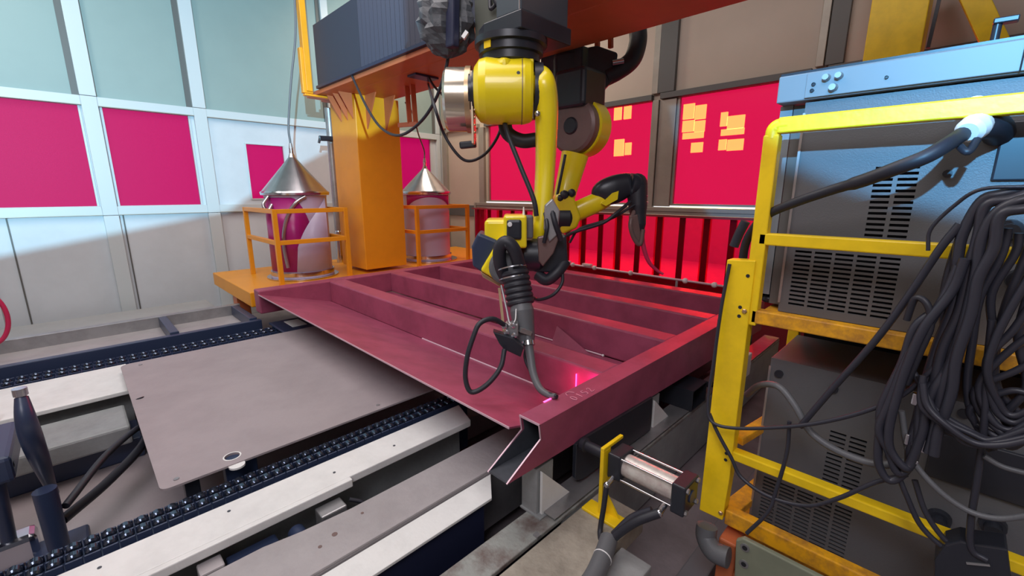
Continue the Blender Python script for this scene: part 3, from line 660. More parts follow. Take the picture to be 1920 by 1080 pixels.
# brackets under the beam
for xx in (-4.62, -4.75, -4.9): MB().prism([(xx, 2.26, 2.60), (xx, 2.26, 2.35), (xx, 2.12, 2.60)], (0.012, 0, 0)).build('gusset', 'beam', gt)
for yy in (2.40, 2.62): MB().prism([(-4.6, yy, 2.60), (-4.38, yy, 2.60), (-4.6, yy, 2.26)], (0, 0.014, 0)).build('gusset', 'beam', gt)
for p in (at(600+47, 200, Y=2.279), at(661, 163, Y=2.279)): MB().lathe((p.x, 2.279, p.z), (0, -1, 0), [(0, 0.028), (0.001, 0.028)], 16).build('bolt_hole', 'hole', col_)
c1, c2 = at(735, 135, Z=2.6), at(800, 140, Z=2.6)
MB().box(c1.x, c2.x, 2.28, 2.52, 2.582, 2.6).build('hatch_plate', 'navy', gt, 0.004)
# cable bracket hanging below the beam
bx = at(762, 140, Y=2.5).x
MB().bar((bx, 2.5, 2.60), (bx+0.02, 2.5, 2.26), 0.012, 0.05).build('hanger_bar', 'beam', gt)
MB().bar((bx+0.10, 2.5, 2.60), (bx+0.12, 2.5, 2.26), 0.012, 0.05).build('hanger_bar', 'beam', gt)
MB().bar((bx-0.18, 2.5, 2.26), (bx+0.16, 2.5, 2.24), 0.03, 0.04).build('hanger_bar', 'beam', gt)
# trim strip on the beam side
MB().box(-0.95, 0.7, 2.212, 2.219, 2.86, 2.90).build('track_strip', 'steel', gt)
# side bracket left of the column
ab = thing('side_bracket', (-4.95, 2.1, 2.5), 'orange vertical bar and bracket hanging left of the gantry column', 'bracket')
a0 = at(578, 165, X=-4.95)
MB().box(-4.99, -4.91, a0.y-0.03, a0.y+0.03, 2.62, 4.2).build('vertical_bar', 'orange', ab, 0.004)
MB().box(-4.99, -4.93, a0.y-0.06, a0.y+0.04, 2.60, 3.03).build('bracket_box', 'orange', ab, 0.006)
MB().bar((-4.95, a0.y-0.05, 2.585), (-4.95, 2.28, 2.585), 0.06, 0.02).build('tie_bar', 'orange', ab, 0.003)

# base rail of the gantry
bp_ = thing('base_platform', (-5.2, 2.8, 0.30), 'orange painted base platform behind the red frame', 'platform')
MB().box(-5.9, -4.45, 1.06, 4.55, 0.56, 0.70).build('deck', 'orange', bp_, 0.008)
for yy in (1.1, 2.5, 4.2): MB().box(-5.3, -5.15, yy, yy+0.12, 0.0, 0.56).build('leg', 'beam', bp_, 0.004)

# drums of welding wire with conical hoods, each in an orange guard
def drum(cx, cy, label, zb=0.715, ribbon=True, hood_h=0.40):
    t = thing('wire_drum', (cx, cy, zb), label, 'drum'); R = 0.30
    n = 40
    br_ = MB().lathe((cx, cy, zb), (0, 0, 1), [(0, R*1.05), (0.03, R*1.05), (0.04, R), (0.83, R), (0.85, R*1.02)], n).build('barrel', 'barrel', t)
    MB().lathe((cx, cy, zb), (0, 0, 1), [(0.02, R*1.06), (0.06, R*1.06), (0.06, R*1.01)], n, caps=False).build('bottom_hoop', 'chrome', br_)
    # printed crescents wrapped round the barrel, a thin skin
    def wrap(fn_lo, fn_hi, a0, a1, name, m_, rr=R+0.002):
        mb = MB(); K = 24; vv = []
        for i in range(K+1):
            a = a0+(a1-a0)*i/K; lo, hi = fn_lo(i/K), fn_hi(i/K)
            if hi < lo+0.001: hi = lo+0.001
            for r_ in (rr, rr+0.002):
                for z_ in (lo, hi): vv.append((cx+r_*math.cos(a), cy+r_*math.sin(a), zb+z_))
        ff = []
        for i in range(K):
            a_, b_ = 4*i, 4*i+4
            ff += [(a_+2, b_+2, b_+3, a_+3), (a_, a_+1, b_+1, b_), (a_+1, a_+3, b_+3, b_+1), (a_, b_, b_+2, a_+2)]
        mb.add(vv, ff, True).build(name, m_, br_)
    A0 = math.radians(-100); A1 = math.radians(10)
    if ribbon:
        wrap(lambda u: 0.07, lambda u: 0.83-max(0, u-0.50)**2*6.5 if u > 0.42 else 0.83, A0, A1+0.6, 'magenta_print', 'magenta')
        wrap(lambda u: 0.07+0.0*u, lambda u: 0.07+0.74*(max(0, u-0.45)*1.9)**0.45 if u > 0.47 else 0.07, A0+0.1, A1+0.6, 'pale_print', 'barrel', R+0.005)
        mb = MB(); mb.tube([V((cx+(R+0.008)*math.cos(a), cy+(R+0.008)*math.sin(a), zb+z)) for a, z in [(-0.05, 0.84), (-0.35, 0.78), (-0.62, 0.66), (-0.80, 0.5), (-0.86, 0.32), (-0.80, 0.12)]], 0.020, 8, 5); mb.build('clear_hose', 'cone', t)
        MB().tube([V((cx+0.10, cy-0.30, zb+0.84)), V((cx+0.12, cy-0.36, zb+0.76)), V((cx+0.14, cy-0.33, zb+0.70)), V((cx+0.12, cy-0.28, zb+0.76))], 0.018, 8, 5).build('clear_hose', 'cone', t)
    else:
        wrap(lambda u: 0.66+0.16*math.sin(u*PI)**0.6, lambda u: 0.845, A0+0.2, A1+0.5, 'magenta_print', 'magenta')
        wrap(lambda u: 0.40, lambda u: 0.405, A0, A1+0.6, 'band_line', 'steel')
    hb = zb+0.86
    hd_ = MB().lathe((cx, cy, hb), (0, 0, 1), [(0, R*1.08), (0.018, R*1.10), (0.035, R*1.06), (hood_h*0.9, 0.035), (hood_h, 0.022), (hood_h+0.05, 0.02)], n).build('hood', 'cone', t)
    MB().lathe((cx, cy, hb), (0, 0, 1), [(-0.006, R*1.10), (0.018, R*1.12), (0.03, R*1.10)], n, caps=False).build('hood_rim', 'chrome', hd_)
    MB().cyl((cx, cy, hb+hood_h+0.05), (cx, cy, hb+hood_h+0.10), 0.022, 0.014, 12).build('hose_connector', 'steel', hd_)
    return V((cx, cy, hb+hood_h+0.10))
ap1 = drum(-5.0, 1.74, 'large wire drum with magenta print and steel conical hood left of the column', hood_h=0.42)
ap2 = drum(-5.05, 3.42, 'smaller looking wire drum with conical hood right of the orange column', ribbon=False, hood_h=0.36)
def tray_base(cy, label):
    t = thing('drum_tray', (-5.0, cy, 0.70), label, 'tray'); MB().lathe((-5.0, cy, 0.70), (0, 0, 1), [(0, 0.34), (0.004, 0.36), (0.014, 0.36)], 36).build('disc', 'chrome', t)
tray_base(1.74, 'shiny round steel tray under the left wire drum'); tray_base(3.42, 'shiny round steel tray under the right wire drum')
hose('wire_hose', [at(556, 0, X=-4.9)+V((0, 0, 0.3)), at(554, 60, X=-4.93), at(546, 150, X=-4.96), ap1+V((0, 0, 0.18)), ap1], 0.011, 'grey hose hanging down to the hood of the left drum', 'cab')
hose('wire_hose', [V((-4.55, 2.86, 2.58)), at(775, 215, X=-4.8), at(784, 250, X=-4.9), ap2+V((0, 0, 0.1)), ap2], 0.009, 'grey hose running down to the hood of the right drum', 'cab')
def guard(y0, y1, x0, x1, label, ztop=1.44):
    t = thing('guard_rail', ((x0+x1)/2, (y0+y1)/2, 0.70), label, 'guard rail'); s = 0.042
    for (xx, yy) in ((x0, y0), (x0, y1), (x1, y0), (x1, y1)):
        MB().box(xx-s/2, xx+s/2, yy-s/2, yy+s/2, 0.70, ztop).build('post', 'orange', t, 0.003)
    for z in (ztop-s/2, 1.12 if ztop > 1.3 else 1.0):
        for (a, b) in (((x0, y0), (x0, y1)), ((x0, y0), (x1, y0)), ((x0, y1), (x1, y1))):
            MB().bar((a[0], a[1], z), (b[0], b[1], z), s*0.9, s).build('rail', 'orange', t, 0.003)
guard(1.37, 2.06, -4.55, -5.5, 'orange square tube guard rail around the left wire drum')
guard(2.96, 3.74, -4.58, -5.5, 'orange square tube guard rail around the right wire drum')
# steel pipe, handle, small cylinder
cp = thing('corner_pipe', (-5.6, 2.40, 0.70), 'grey vertical pipe with a dark lower end between left drum and column', 'pipe')
MB().cyl((-5.6, 2.43, 1.12), (-5.6, 2.43, 2.6), 0.045, n=16).build('pipe', 'steel', cp)
MB().lathe((-5.6, 2.43, 0.70), (0, 0, 1), [(0, 0.05), (0.40, 0.05), (0.42, 0.038)], 16).build('filter_bowl', 'chrome', cp)
MB().bar(at(598, 259, X=-5.5), at(636, 261, X=-5.5), 0.03, 0.06).build('handle', 'black', cp, 0.01)
MB().cyl(at(600, 258, X=-5.5), at(598, 268, X=-5.5), 0.015, n=8).build('handle_tip', 'black', cp)

# ================================================================== ROBOT ONE (near, hanging)
def H(x, y, h): return at(x, y, H=h)
def label_plate(parent, pts, m_='white'): MB().prism(pts, (0, 0, 0.001)).build('label', m_, parent)
rb = thing('welding_robot', (-1.72, 1.80, 2.30), 'near hanging yellow welding robot with its torch at the open end of the red frame', 'robot')
Xa, Xb, Ya, Yb = -1.92, -1.56, 1.62, 2.0
# mount slab with chamfer + carriage
MB().prism([(Xa, Ya+0.05, 2.35), (Xa+0.10, Ya, 2.35), (Xb, Ya, 2.35), (Xb+0.0, Yb, 2.35), (Xa, Yb, 2.35)], (0, 0, 0.08)).build('mount_plate', 'black', rb, 0.006)
MB().box(-1.74, Xb-0.01, Ya+0.01, 1.98, 2.43, 3.4).build('carriage', mat('dark_slate_panel', (0.055, 0.07, 0.085), 0.4), rb, 0.006)
MB().bar((Xb-0.016, Ya+0.004, 2.43), (Xb-0.016, Ya+0.004, 3.4), 0.004, 0.004).build('edge_strip', 'steel', rb)
MB().box(-2.10, -1.84, 1.80, 1.86, 2.40, 3.2).build('side_panel', 'olive', rb, 0.004)
for z in (2.46, 2.68): MB().box(-2.02, -1.92, 1.795, 1.80, z, z+0.035).build('label', 'white', rb)
MB().box(-1.84, -1.745, 1.83, 1.84, 2.50, 3.1).build('cover_plate', 'cream', rb, 0.004)
MB().tube([(-1.93, 1.79, 2.75), (-1.90, 1.76, 2.62), (-1.86, 1.77, 2.55), (-1.80, 1.78, 2.48)], 0.014).build('signal_cable', 'rubber', rb)
MB().tube([(-1.96, 1.79, 2.62), (-1.93, 1.77, 2.56), (-1.88, 1.78, 2.60), (-1.85, 1.79, 2.72)], 0.010).build('signal_cable', 'rubber', rb)
# J1 flange and axis
jc = H(958, 100, 2.45)
MB().lathe((jc.x, jc.y, 2.35), (0, 0, -1), [(0, 0.185), (0.03, 0.185), (0.035, 0.165), (0.07, 0.165), (0.075, 0.15), (0.11, 0.15), (0.13, 0.12)], 36).build('base_flange', 'black', rb)
bfl = [c_ for c_ in rb.children if c_.name.startswith('base_flange')][0]
pt = jc; la = math.radians(225+35)
MB().prism([V((jc.x+0.168*math.cos(a), jc.y+0.168*math.sin(a), 2.285)) for a in (math.radians(-80), math.radians(-95))]+[V((jc.x+0.172*math.cos(a), jc.y+0.172*math.sin(a), 2.285)) for a in (math.radians(-95), math.radians(-80))], (0, 0, 0.035)).build('warning_label', 'yellow', bfl)
# J2 body : rounded housing
h2 = 2.40
c = H(946, 172, h2); R_ = 0.158
ax = _rt
prof = [(-0.155, 0.07), (-0.150, 0.115), (-0.125, 0.148), (-0.09, R_), (0.10, R_), (0.13, 0.150), (0.142, 0.14)]
shh = MB().lathe(c, ax, prof, 40).build('shoulder_housing', 'robot', rb)
MB().box(c.x-0.10, c.x+0.10, c.y-0.10, c.y+0.10, c.z+0.05, 2.235).build('shoulder_block', 'robot', rb, 0.03, 3)
q = H(935, 150, h2-0.158); 
# seam and bolt on the housing
MB().lathe(c+ax*0.086, ax, [(0, R_+0.0015), (0.004, R_+0.0015)], 40, caps=False).build('housing_seam', 'brown', shh)
MB().lathe(H(972, 137, h2-0.145), -_h, [(0, 0.010), (0.006, 0.008)], 10).build('plug', 'black', shh)
MB().bar(H(985, 125, h2-0.02), H(1000, 125, h2-0.02), 0.10, 0.05).build('lug', 'robot', rb, 0.006)
MB().bar(H(1004, 138, h2+0.02), H(1024, 138, h2+0.02), 0.06, 0.03).build('cream_tab', 'cream', rb, 0.004)
# drive motor and cable flange at the left
MB().lathe(c-ax*0.150, -ax, [(0, 0.10), (0.012, 0.10), (0.014, 0.085), (0.03, 0.085)], 20).build('motor_flange', 'black', rb)
MB().bar(H(886, 140, h2+0.02), H(889, 272, h2+0.02), 0.16, 0.012, (1, 1, 0)).build('guard_plate', 'cream', rb, 0.003)
gp_ = [c_ for c_ in rb.children if c_.name.startswith('guard_plate')][0]
for yy in range(150, 262, 14): MB().sphere(H(890, yy, h2-0.07), 0.006, 6).build('rivet', 'brass', gp_)
dcy = H(880, 188, h2+0.10)
MB().lathe(dcy, -ax, [(-0.01, 0.155), (0.0, 0.16), (0.11, 0.16), (0.125, 0.145)], 36).build('drum_cover', mat('cream_chrome', (0.60, 0.52, 0.42), 0.18, 0.8), rb)
MB().lathe(dcy, -ax, [(-0.016, 0.166), (0.012, 0.166)], 36, caps=False).build('drum_rim', 'brass', rb)
MB().bar(H(862, 273, h2+0.05), H(893, 270, h2+0.05), 0.05, 0.035).build('foot_block', 'black', rb, 0.008)
# J2 joint disc and upper arm
c2_ = c+ax*0.150
MB().lathe(c2_, ax, [(0, 0.135), (0.042, 0.135)], 32).build('joint_ring', 'black', rb)
MB().sphere(H(1008, 213, h2-0.13), 0.016, 8).build('grease_nipple', 'chrome', rb)
def arm(parent, pts, name, m_, n=18, sp=6, flat=1.0, thick=None):
    """limb of varying elliptical section: pts = (point, half width along picture right, half depth)"""
    P = spline([p for p, a, b in pts], sp); A = spline([V((a, b, 0)) for p, a, b in pts], sp)
    mb = MB(); rings = []
    for i, p in enumerate(P):
        d = (P[min(i+1, len(P)-1)]-P[max(i-1, 0)]).normalized()
        u = (_rt-d*_rt.dot(d)).normalized(); w_ = d.cross(u)
        for k in range(n):
            a = 2*PI*k/n; ca, sa = math.cos(a), math.sin(a)
            ca = math.copysign(abs(ca)**0.75, ca); sa = math.copysign(abs(sa)**0.75, sa)
            rings.append(p+u*ca*A[i].x+w_*sa*A[i].y)
    m = len(P)
    mb.add(rings, [(i*n+k, i*n+(k+1) % n, (i+1)*n+(k+1) % n, (i+1)*n+k) for i in range(m-1) for k in range(n)], True)
    mb.add(rings[:n], [tuple(range(n-1, -1, -1))]); mb.add(rings[-n:], [tuple(range(n))])
    return mb.build(name, m_, parent)
ha = 2.38
arm(rb, [(H(1004, 134, ha), 0.02, 0.03), (H(1012, 142, ha), 0.050, 0.09), (H(1019, 165, ha), 0.062, 0.125), (H(1024, 205, ha), 0.060, 0.11), (H(1024, 260, ha), 0.056, 0.085), (H(1022, 320, ha), 0.052, 0.075), (H(1018, 380, ha-0.02), 0.050, 0.075), (H(1012, 430, ha-0.04), 0.044, 0.08), (H(1006, 455, ha-0.06), 0.03, 0.06)], 'upper_arm', 'robot')
# elbow
he = 2.28
ec = H(1003, 470, he)
MB().lathe(H(975, 478, he-0.02), _rt, [(0, 0.075), (0.02, 0.085), (0.10, 0.085), (0.12, 0.07)], 26).build('elbow_joint', 'black', rb)
def pbox(parent, x0, y0, x1, y1, h0, h1, name, m_, bev=0.012, seg=3, skew=0):
    """block with picture-parallel front; corners given by pixel box, front at h0 and back at h1"""
    a = H(x0, y0, h0); b = H(x1, y0, h0); c_ = H(x1+skew, y1, h0); d = H(x0+skew, y1, h0); v = _h*(h1-h0)
    return MB().hexa([d, c_, c_+v, d+v, a, b, b+v, a+v]).build(name, m_, parent, bev, seg)
pbox(rb, 908, 412, 965, 462, 2.16, 2.36, 'forearm_housing', 'robot', 0.02)
pbox(rb, 944, 404, 988, 466, 2.12, 2.30, 'junction_frame', 'robot', 0.012)
jcv = pbox(rb, 950, 412, 978, 450, 2.105, 2.13, 'junction_cover', 'black', 0.012)
MB().lathe(H(956, 421, 2.104), -_h, [(0, 0.012), (0.006, 0.010)], 12).build('round_button', 'white', jcv)
pbox(rb, 984, 404, 1000, 448, 2.16, 2.24, 'connector_block', 'cab', 0.01)
MB().cyl(H(982, 406, 2.20), H(982, 388, 2.20), 0.008, 0.003, 8).build('white_spike', 'white', rb)
MB().prism([H(x, y, 2.14) for x, y in [(896, 436), (935, 452), (922, 478), (905, 512), (886, 500), (884, 462)]], _h*0.18).build('motor_cover', 'navy', rb, 0.014, 3)
MB().prism([H(x, y, 2.10) for x, y in [(936, 448), (968, 456), (965, 520), (940, 532), (900, 508)]], _h*0.16).build('wrist_housing', 'robot', rb, 0.014, 3)
MB().prism([H(x, y, 2.12) for x, y in [(900, 508), (940, 532), (944, 542), (905, 520)]], _h*0.14).build('housing_rim', 'brass', rb, 0.004)
MB().tube([H(946, 520, 2.06), H(937, 490, 2.03), H(938, 464, 2.01), H(950, 454, 2.00), H(964, 468, 2.00), H(973, 496, 2.02), H(980, 525, 2.05)], 0.031, 14, 6).build('dress_pack_hose', 'rubber', rb)
MB().lathe(H(950, 500, 2.07), -_h, [(0, 0.085), (0.02, 0.085), (0.03, 0.07)], 26).build('wrist_disc', 'cab', rb)
# elbow right side
MB().prism([H(x, y, 2.22) for x, y in [(1005, 455), (1062, 440), (1066, 500), (1045, 512), (1000, 510), (992, 480)]], _h*0.10).build('cable_bracket', 'black', rb, 0.010, 3)
MB().prism([H(x, y, 2.17) for x, y in [(1008, 445), (1030, 440), (1045, 425), (1047, 450), (1038, 475), (1018, 500), (1010, 490)]], _h*0.04).build('steel_bracket', 'brown', rb, 0.006)
MB().prism([H(x, y, 2.16) for x, y in [(1022, 385), (1036, 372), (1050, 395), (1046, 440), (1030, 455), (1020, 430)]], _h*0.05).build('steel_bracket', 'steel', rb, 0.006)
MB().tube([H(1032, 380, 2.2), H(1040, 415, 2.15), H(1052, 450, 2.17)], 0.014, 8).build('air_line', 'rubber', rb)
MB().tube([H(1022, 400, 2.2), H(1026, 425, 2.14), H(1020, 455, 2.15)], 0.010, 8).build('air_line', 'rubber', rb)
MB().tube([H(1008, 515, 2.25), H(1025, 525, 2.22), H(1045, 510, 2.22), H(1060, 490, 2.25)], 0.030, 12).build('bundle_elbow', 'rubber', rb)
MB().tube([H(1054, 505, 2.22), H(1054, 530, 2.20), H(1038, 552, 2.18), H(1012, 562, 2.14), H(998, 558, 2.1)], 0.0085, 8).build('torch_cable', 'rubber', rb)
# wrist and torch
def ringstack(parent, p0, p1, r, k, name, m_, w0=0.012):
    p0 = V(p0); p1 = V(p1); d = p1-p0; L = d.length; prof = []
    for i in range(k):
        t0 = i/k*L; prof += [(t0, r*0.90), (t0+L/k*0.35, r), (t0+L/k*0.7, r), (t0+L/k*0.98, r*0.90)]
    return MB().lathe(p0, d, prof, 26).build(name, m_, parent)
wt, wbm = H(965, 508, 2.04), H(977, 572, 1.99)
wbl = ringstack(rb, wt, wbm, 0.066, 6, 'wrist_bellows', 'rubber')
MB().lathe(H(962, 520, 2.03), (wbm-wt), [(0, 0.069), (0.006, 0.069)], 26, caps=False).build('clamp_ring', 'chrome', wbl)
MB().lathe(H(960, 502, 2.04), (wbm-wt), [(0, 0.071), (0.006, 0.071)], 26, caps=False).build('clamp_ring', 'chrome', wbl)
MB().lathe(H(977, 570, 1.98), H(986, 640, 1.93)-H(977, 570, 1.98), [(0, 0.05), (0.03, 0.056), (0.10, 0.050), (0.15, 0.046), (0.19, 0.038), (0.21, 0.02)], 24).build('torch_mount', 'cab', rb)
MB().tube([H(988, 620, 1.92), H(994, 665, 1.87), H(1000, 700, 1.82), H(1012, 728, 1.76), H(1030, 741, 1.715), H(1042, 743, 1.69)], lambda t: 0.022-0.010*t, 12, 6).build('torch_neck', 'cab', rb)
MB().cyl(H(1022, 737, 1.735), H(1044, 744, 1.685), 0.013, 0.010, 12).build('torch_nozzle', 'black', rb)
MB().tube([H(990, 640, 1.92), H(984, 670, 1.90), H(996, 700, 1.86), H(1006, 722, 1.80)], 0.007, 8).build('wire_guide', 'rubber', rb)
MB().lathe(H(990, 640, 1.90), H(1000, 700, 1.82)-H(988, 620, 1.92), [(0, 0.03), (0.02, 0.03)], 16).build('neck_collar', 'chrome', rb)
# clamps and seam sensor
pbox(rb, 948, 608, 972, 632, 1.86, 1.92, 'sensor_clamp', 'steel', 0.006)
for (x, y) in [(946, 611), (962, 609), (964, 628), (950, 622)]: MB().lathe(H(x, y, 1.855), -_h, [(0, 0.013), (0.010, 0.013), (0.012, 0.006)], 12).build('clamp_screw', 'chrome', rb)
MB().bar(H(975, 618, 1.88), H(995, 625, 1.90), 0.02, 0.02).build('clamp_bar', 'steel', rb)
sn = MB().prism([H(x, y, 1.83) for x, y in [(924, 622), (962, 634), (982, 652), (976, 670), (944, 655), (936, 645)]], _h*0.05).build('seam_sensor', 'black', rb, 0.004)
MB().bar(H(945, 622, 1.90), H(936, 540, 2.02), 0.012, 0.006).build('bracket_strip', 'brass', rb)
MB().tube([H(940, 535, 2.0), H(950, 580, 1.93), H(956, 606, 1.88), H(966, 602, 1.88), H(968, 580, 1.93)], 0.005, 8).build('wire', 'steel', rb)
MB().tube([H(950, 612, 1.86), H(925, 598, 1.82), H(900, 606, 1.79), H(888, 630, 1.77), H(876, 670, 1.75), H(873, 710, 1.74), H(884, 735, 1.73), H(912, 722, 1.74), H(938, 690, 1.77), H(946, 655, 1.81)], 0.011, 10, 7).build('sensor_cable', 'rubber', rb)
# cable to the elbow from above
MB().tube([H(945, 215, 2.45), H(950, 245, 2.35), H(975, 310, 2.28), H(1000, 372, 2.24), H(1006, 405, 2.24)], 0.013, 8).build('supply_hose', 'rubber', rb)
MB().tube([H(945, 222, 2.50), H(952, 250, 2.50), H(978, 264, 2.50), H(1005, 262, 2.50)], 0.038, 12).build('dress_pack_hose', 'rubber', rb)

# wrapped motor beside the carriage
wm = thing('wrapped_motor', (-2.4, 1.85, 2.5), 'motor wrapped in crumpled grey plastic beside the near robot carriage', 'motor')
bc = H(838, 40, 2.75); mb = MB(); n = 26; m = 20; vv = []
for i in range(m+1):
    th = PI*i/m
    for k in range(n):
        ph = 2*PI*k/n; rr = 1+0.13*math.sin(5*ph+3*th)+0.09*math.sin(9*ph-4*th)+0.06*math.sin(13*th+2*ph)
        vv.append(bc+(_rt*math.cos(ph)*0.15+_h*math.sin(ph)*0.10)*math.sin(th)*rr+V((0, 0, 1))*math.cos(th)*0.19*(0.9+0.1*rr))
mb.add(vv, [(i*n+k, (i+1)*n+k, (i+1)*n+(k+1) % n, i*n+(k+1) % n) for i in range(m) for k in range(n)], False).build('plastic_wrap', 'bag', wm)
MB().bar(H(848, 90, 2.66), H(850, -60, 2.66), 0.07, 0.05).build('dark_strap', 'trough', wm, 0.01)
MB().bar(H(868, 72, 2.62), H(876, 60, 2.62), 0.03, 0.02).build('label', 'white', wm)
MB().tube([bc+V((0, 0, 0.2)), bc+V((0, 0.0, 0.9))], 0.05, 10, 0).build('motor_stem', 'cab', wm)

# hanging cables
def ph(pl, h): return [H(x, y, h) for x, y in pl]
hose('hanging_cable', [H(842, 88, 2.78), H(836, 130, 2.80), H(815, 190, 2.88), H(785, 232, 3.0), H(748, 254, 3.2), H(715, 240, 3.5), H(690, 205, 3.8), at(668, 160, Y=2.0), at(660, 142, Y=2.02)], 0.010, 'black cable hanging in a loop in front of the orange column', cat='cable')
hose('hanging_cable', [at(803, 158, Z=2.6)]+ph([(812, 190), (832, 250), (858, 290), (880, 302), (908, 290), (930, 262), (944, 228)], 2.75), 0.009, 'black cable hanging in a loop beside the near robot shoulder', cat='cable')
hose('hanging_cable', [V((c1.x+0.15, 2.4, 2.582)), V((c1.x+0.20, 2.42, 2.5)), V((c1.x+0.30, 2.45, 2.40)), V((c1.x+0.36, 2.47, 2.27))], 0.010, 'short thin cable under the beam next to the hatch plate', cat='cable')

# ================================================================== ROBOT TWO (far)
r2b = thing('welding_robot', (-2.05, 3.0, 2.3), 'far hanging yellow welding robot reaching right with its torch before the red curtain', 'robot')
hb_ = 3.45
MB().prism([H(x, y, hb_) for x, y in [(1040, 100), (1120, 84), (1160, 98), (1152, 150), (1128, 172), (1118, 192), (1040, 196)]], _h*0.40).build('base_casting', 'black', r2b, 0.02, 3)
MB().box(-2.45, -2.05, 2.76, 3.25, 2.47, 2.62).build('mount_plate', 'black', r2b, 0.01)
MB().tube([H(1135, 145, 3.5), H(1160, 132, 3.5), H(1185, 112, 3.5), H(1196, 80, 3.55), H(1196, 55, 3.6)], 0.065, 14).build('cable_conduit', 'rubber', r2b)
MB().lathe(H(1148, 118, 3.42), H(1165, 115, 3.42)-H(1148, 118, 3.42), [(0, 0.02), (0.08, 0.02)], 10).build('connector', 'chrome', r2b)
for xx, hh in ((1120, 3.5), (1145, 3.5)): MB().bar(H(xx, 90, hh+0.1), H(xx, 40, hh+0.1), 0.03, 0.03).build('hanger_bar', 'beam', r2b)
c = H(1080, 238, 3.35)
dax = (-_h*0.75-_rt*0.66).normalized()
MB().lathe(c-dax*0.10, dax, [(-0.12, 0.10), (-0.10, 0.17), (-0.05, 0.205), (0.08, 0.205), (0.09, 0.20)], 36).build('shoulder_housing', 'robot', r2b)
MB().lathe(c-dax*0.01, dax, [(0, 0.190), (0.06, 0.190), (0.075, 0.17), (0.08, 0.10)], 32).build('joint_cover', 'brown', r2b)
MB().lathe(c+dax*0.072, dax, [(0, 0.06), (0.01, 0.05)], 20).build('hub_cap', 'black', r2b)
MB().box(c.x-0.13, c.x+0.13, c.y-0.10, c.y+0.18, c.z+0.12, 2.44).build('shoulder_block', 'black', r2b, 0.03, 3)
arm(r2b, [(H(1078, 290, 3.35), 0.10, 0.10), (H(1068, 330, 3.34), 0.09, 0.08), (H(1058, 370, 3.32), 0.08, 0.08), (H(1052, 410, 3.30), 0.07, 0.08)], 'upper_arm', 'robot')
MB().tube([H(1060, 290, 3.2), H(1052, 330, 3.18), H(1045, 365, 3.18)], 0.010, 8).build('supply_hose', 'rubber', r2b)
he = 3.22
MB().lathe(H(1050, 408, he), _rt, [(-0.06, 0.10), (-0.03, 0.115), (0.06, 0.115), (0.09, 0.09)], 26).build('elbow_joint', 'black', r2b)
MB().prism([H(x, y, he-0.10) for x, y in [(1040, 368), (1056, 360), (1078, 372), (1090, 408), (1082, 428), (1055, 440), (1046, 420)]], _h*0.2).build('elbow_housing', 'robot', r2b, 0.02, 3)
for (x, y, r) in [(1058, 366, 0.035), (1072, 362, 0.03), (1050, 372, 0.03)]: MB().sphere(H(x, y, he-0.08), r, 10).build('cable_gland', 'rubber', r2b)
arm(r2b, [(H(1078, 398, he), 0.07, 0.07), (H(1100, 388, he), 0.072, 0.07), (H(1122, 378, he), 0.07, 0.068), (H(1142, 368, he), 0.06, 0.06)], 'forearm', 'robot')
arm(r2b, [(H(1116, 378, he-0.01), 0.03, 0.03), (H(1128, 364, he-0.01), 0.085, 0.065), (H(1150, 356, he-0.01), 0.10, 0.075), (H(1175, 347, he-0.01), 0.085, 0.07), (H(1194, 348, he-0.01), 0.07, 0.07), (H(1204, 352, he-0.01), 0.03, 0.03)], 'forearm_cover', 'black')
MB().prism([H(x, y, he-0.09) for x, y in [(1128, 382), (1148, 362), (1160, 358), (1158, 374), (1136, 386)]], _h*0.02).build('warning_label', 'robot', r2b)
MB().sphere(H(1194, 345, he), 0.075, 16).build('wrist_knuckle', 'rubber', r2b)
MB().lathe(H(1194, 350, he), H(1198, 430, he-0.05)-H(1194, 350, he), [(0, 0.075), (0.08, 0.07), (0.14, 0.066), (0.2, 0.056), (0.27, 0.050), (0.32, 0.035)], 20).build('wrist', 'rubber', r2b)
w2_ = [c_ for c_ in r2b.children if c_.name.startswith('wrist') and 'knuckle' not in c_.name][0]
for yy in (369, 380): MB().lathe(H(1195+(yy-369)*0.1, yy, he-0.005), H(1198, 430, he-0.05)-H(1194, 350, he), [(0, 0.073), (0.006, 0.072)], 20, caps=False).build('clamp_ring', 'chrome', w2_)
MB().tube([H(1190, 395, he-0.06), H(1182, 420, he-0.1), H(1188, 445, he-0.1), H(1200, 458, he-0.1), H(1206, 430, he-0.1)], 0.016, 8).build('torch_clamp', 'brown', r2b)
MB().prism([H(x, y, he-0.1) for x, y in [(1182, 405), (1196, 402), (1202, 440), (1198, 460), (1184, 440)]], _h*0.05).build('torch_bracket', 'brown', r2b, 0.006)
MB().tube([H(1202, 428, he-0.05), H(1206, 460, he-0.08), H(1216, 490, he-0.1), H(1232, 507, he-0.12), H(1244, 514, he-0.14)], lambda t: 0.020-0.012*t, 10).build('torch_neck', 'redw', r2b)
MB().tube([H(1062, 442, he-0.1), H(1080, 434, he-0.15), H(1130, 418, he-0.15), H(1155, 400, he-0.15), H(1182, 378, he-0.1)], 0.012, 8).build('torch_cable', 'rubber', r2b)
MB().tube([H(1068, 455, he-0.1), H(1085, 430, he-0.12), H(1120, 418, he-0.12), H(1150, 408, he-0.12), H(1190, 384, he-0.1)], 0.009, 8).build('torch_cable', 'rubber', r2b)

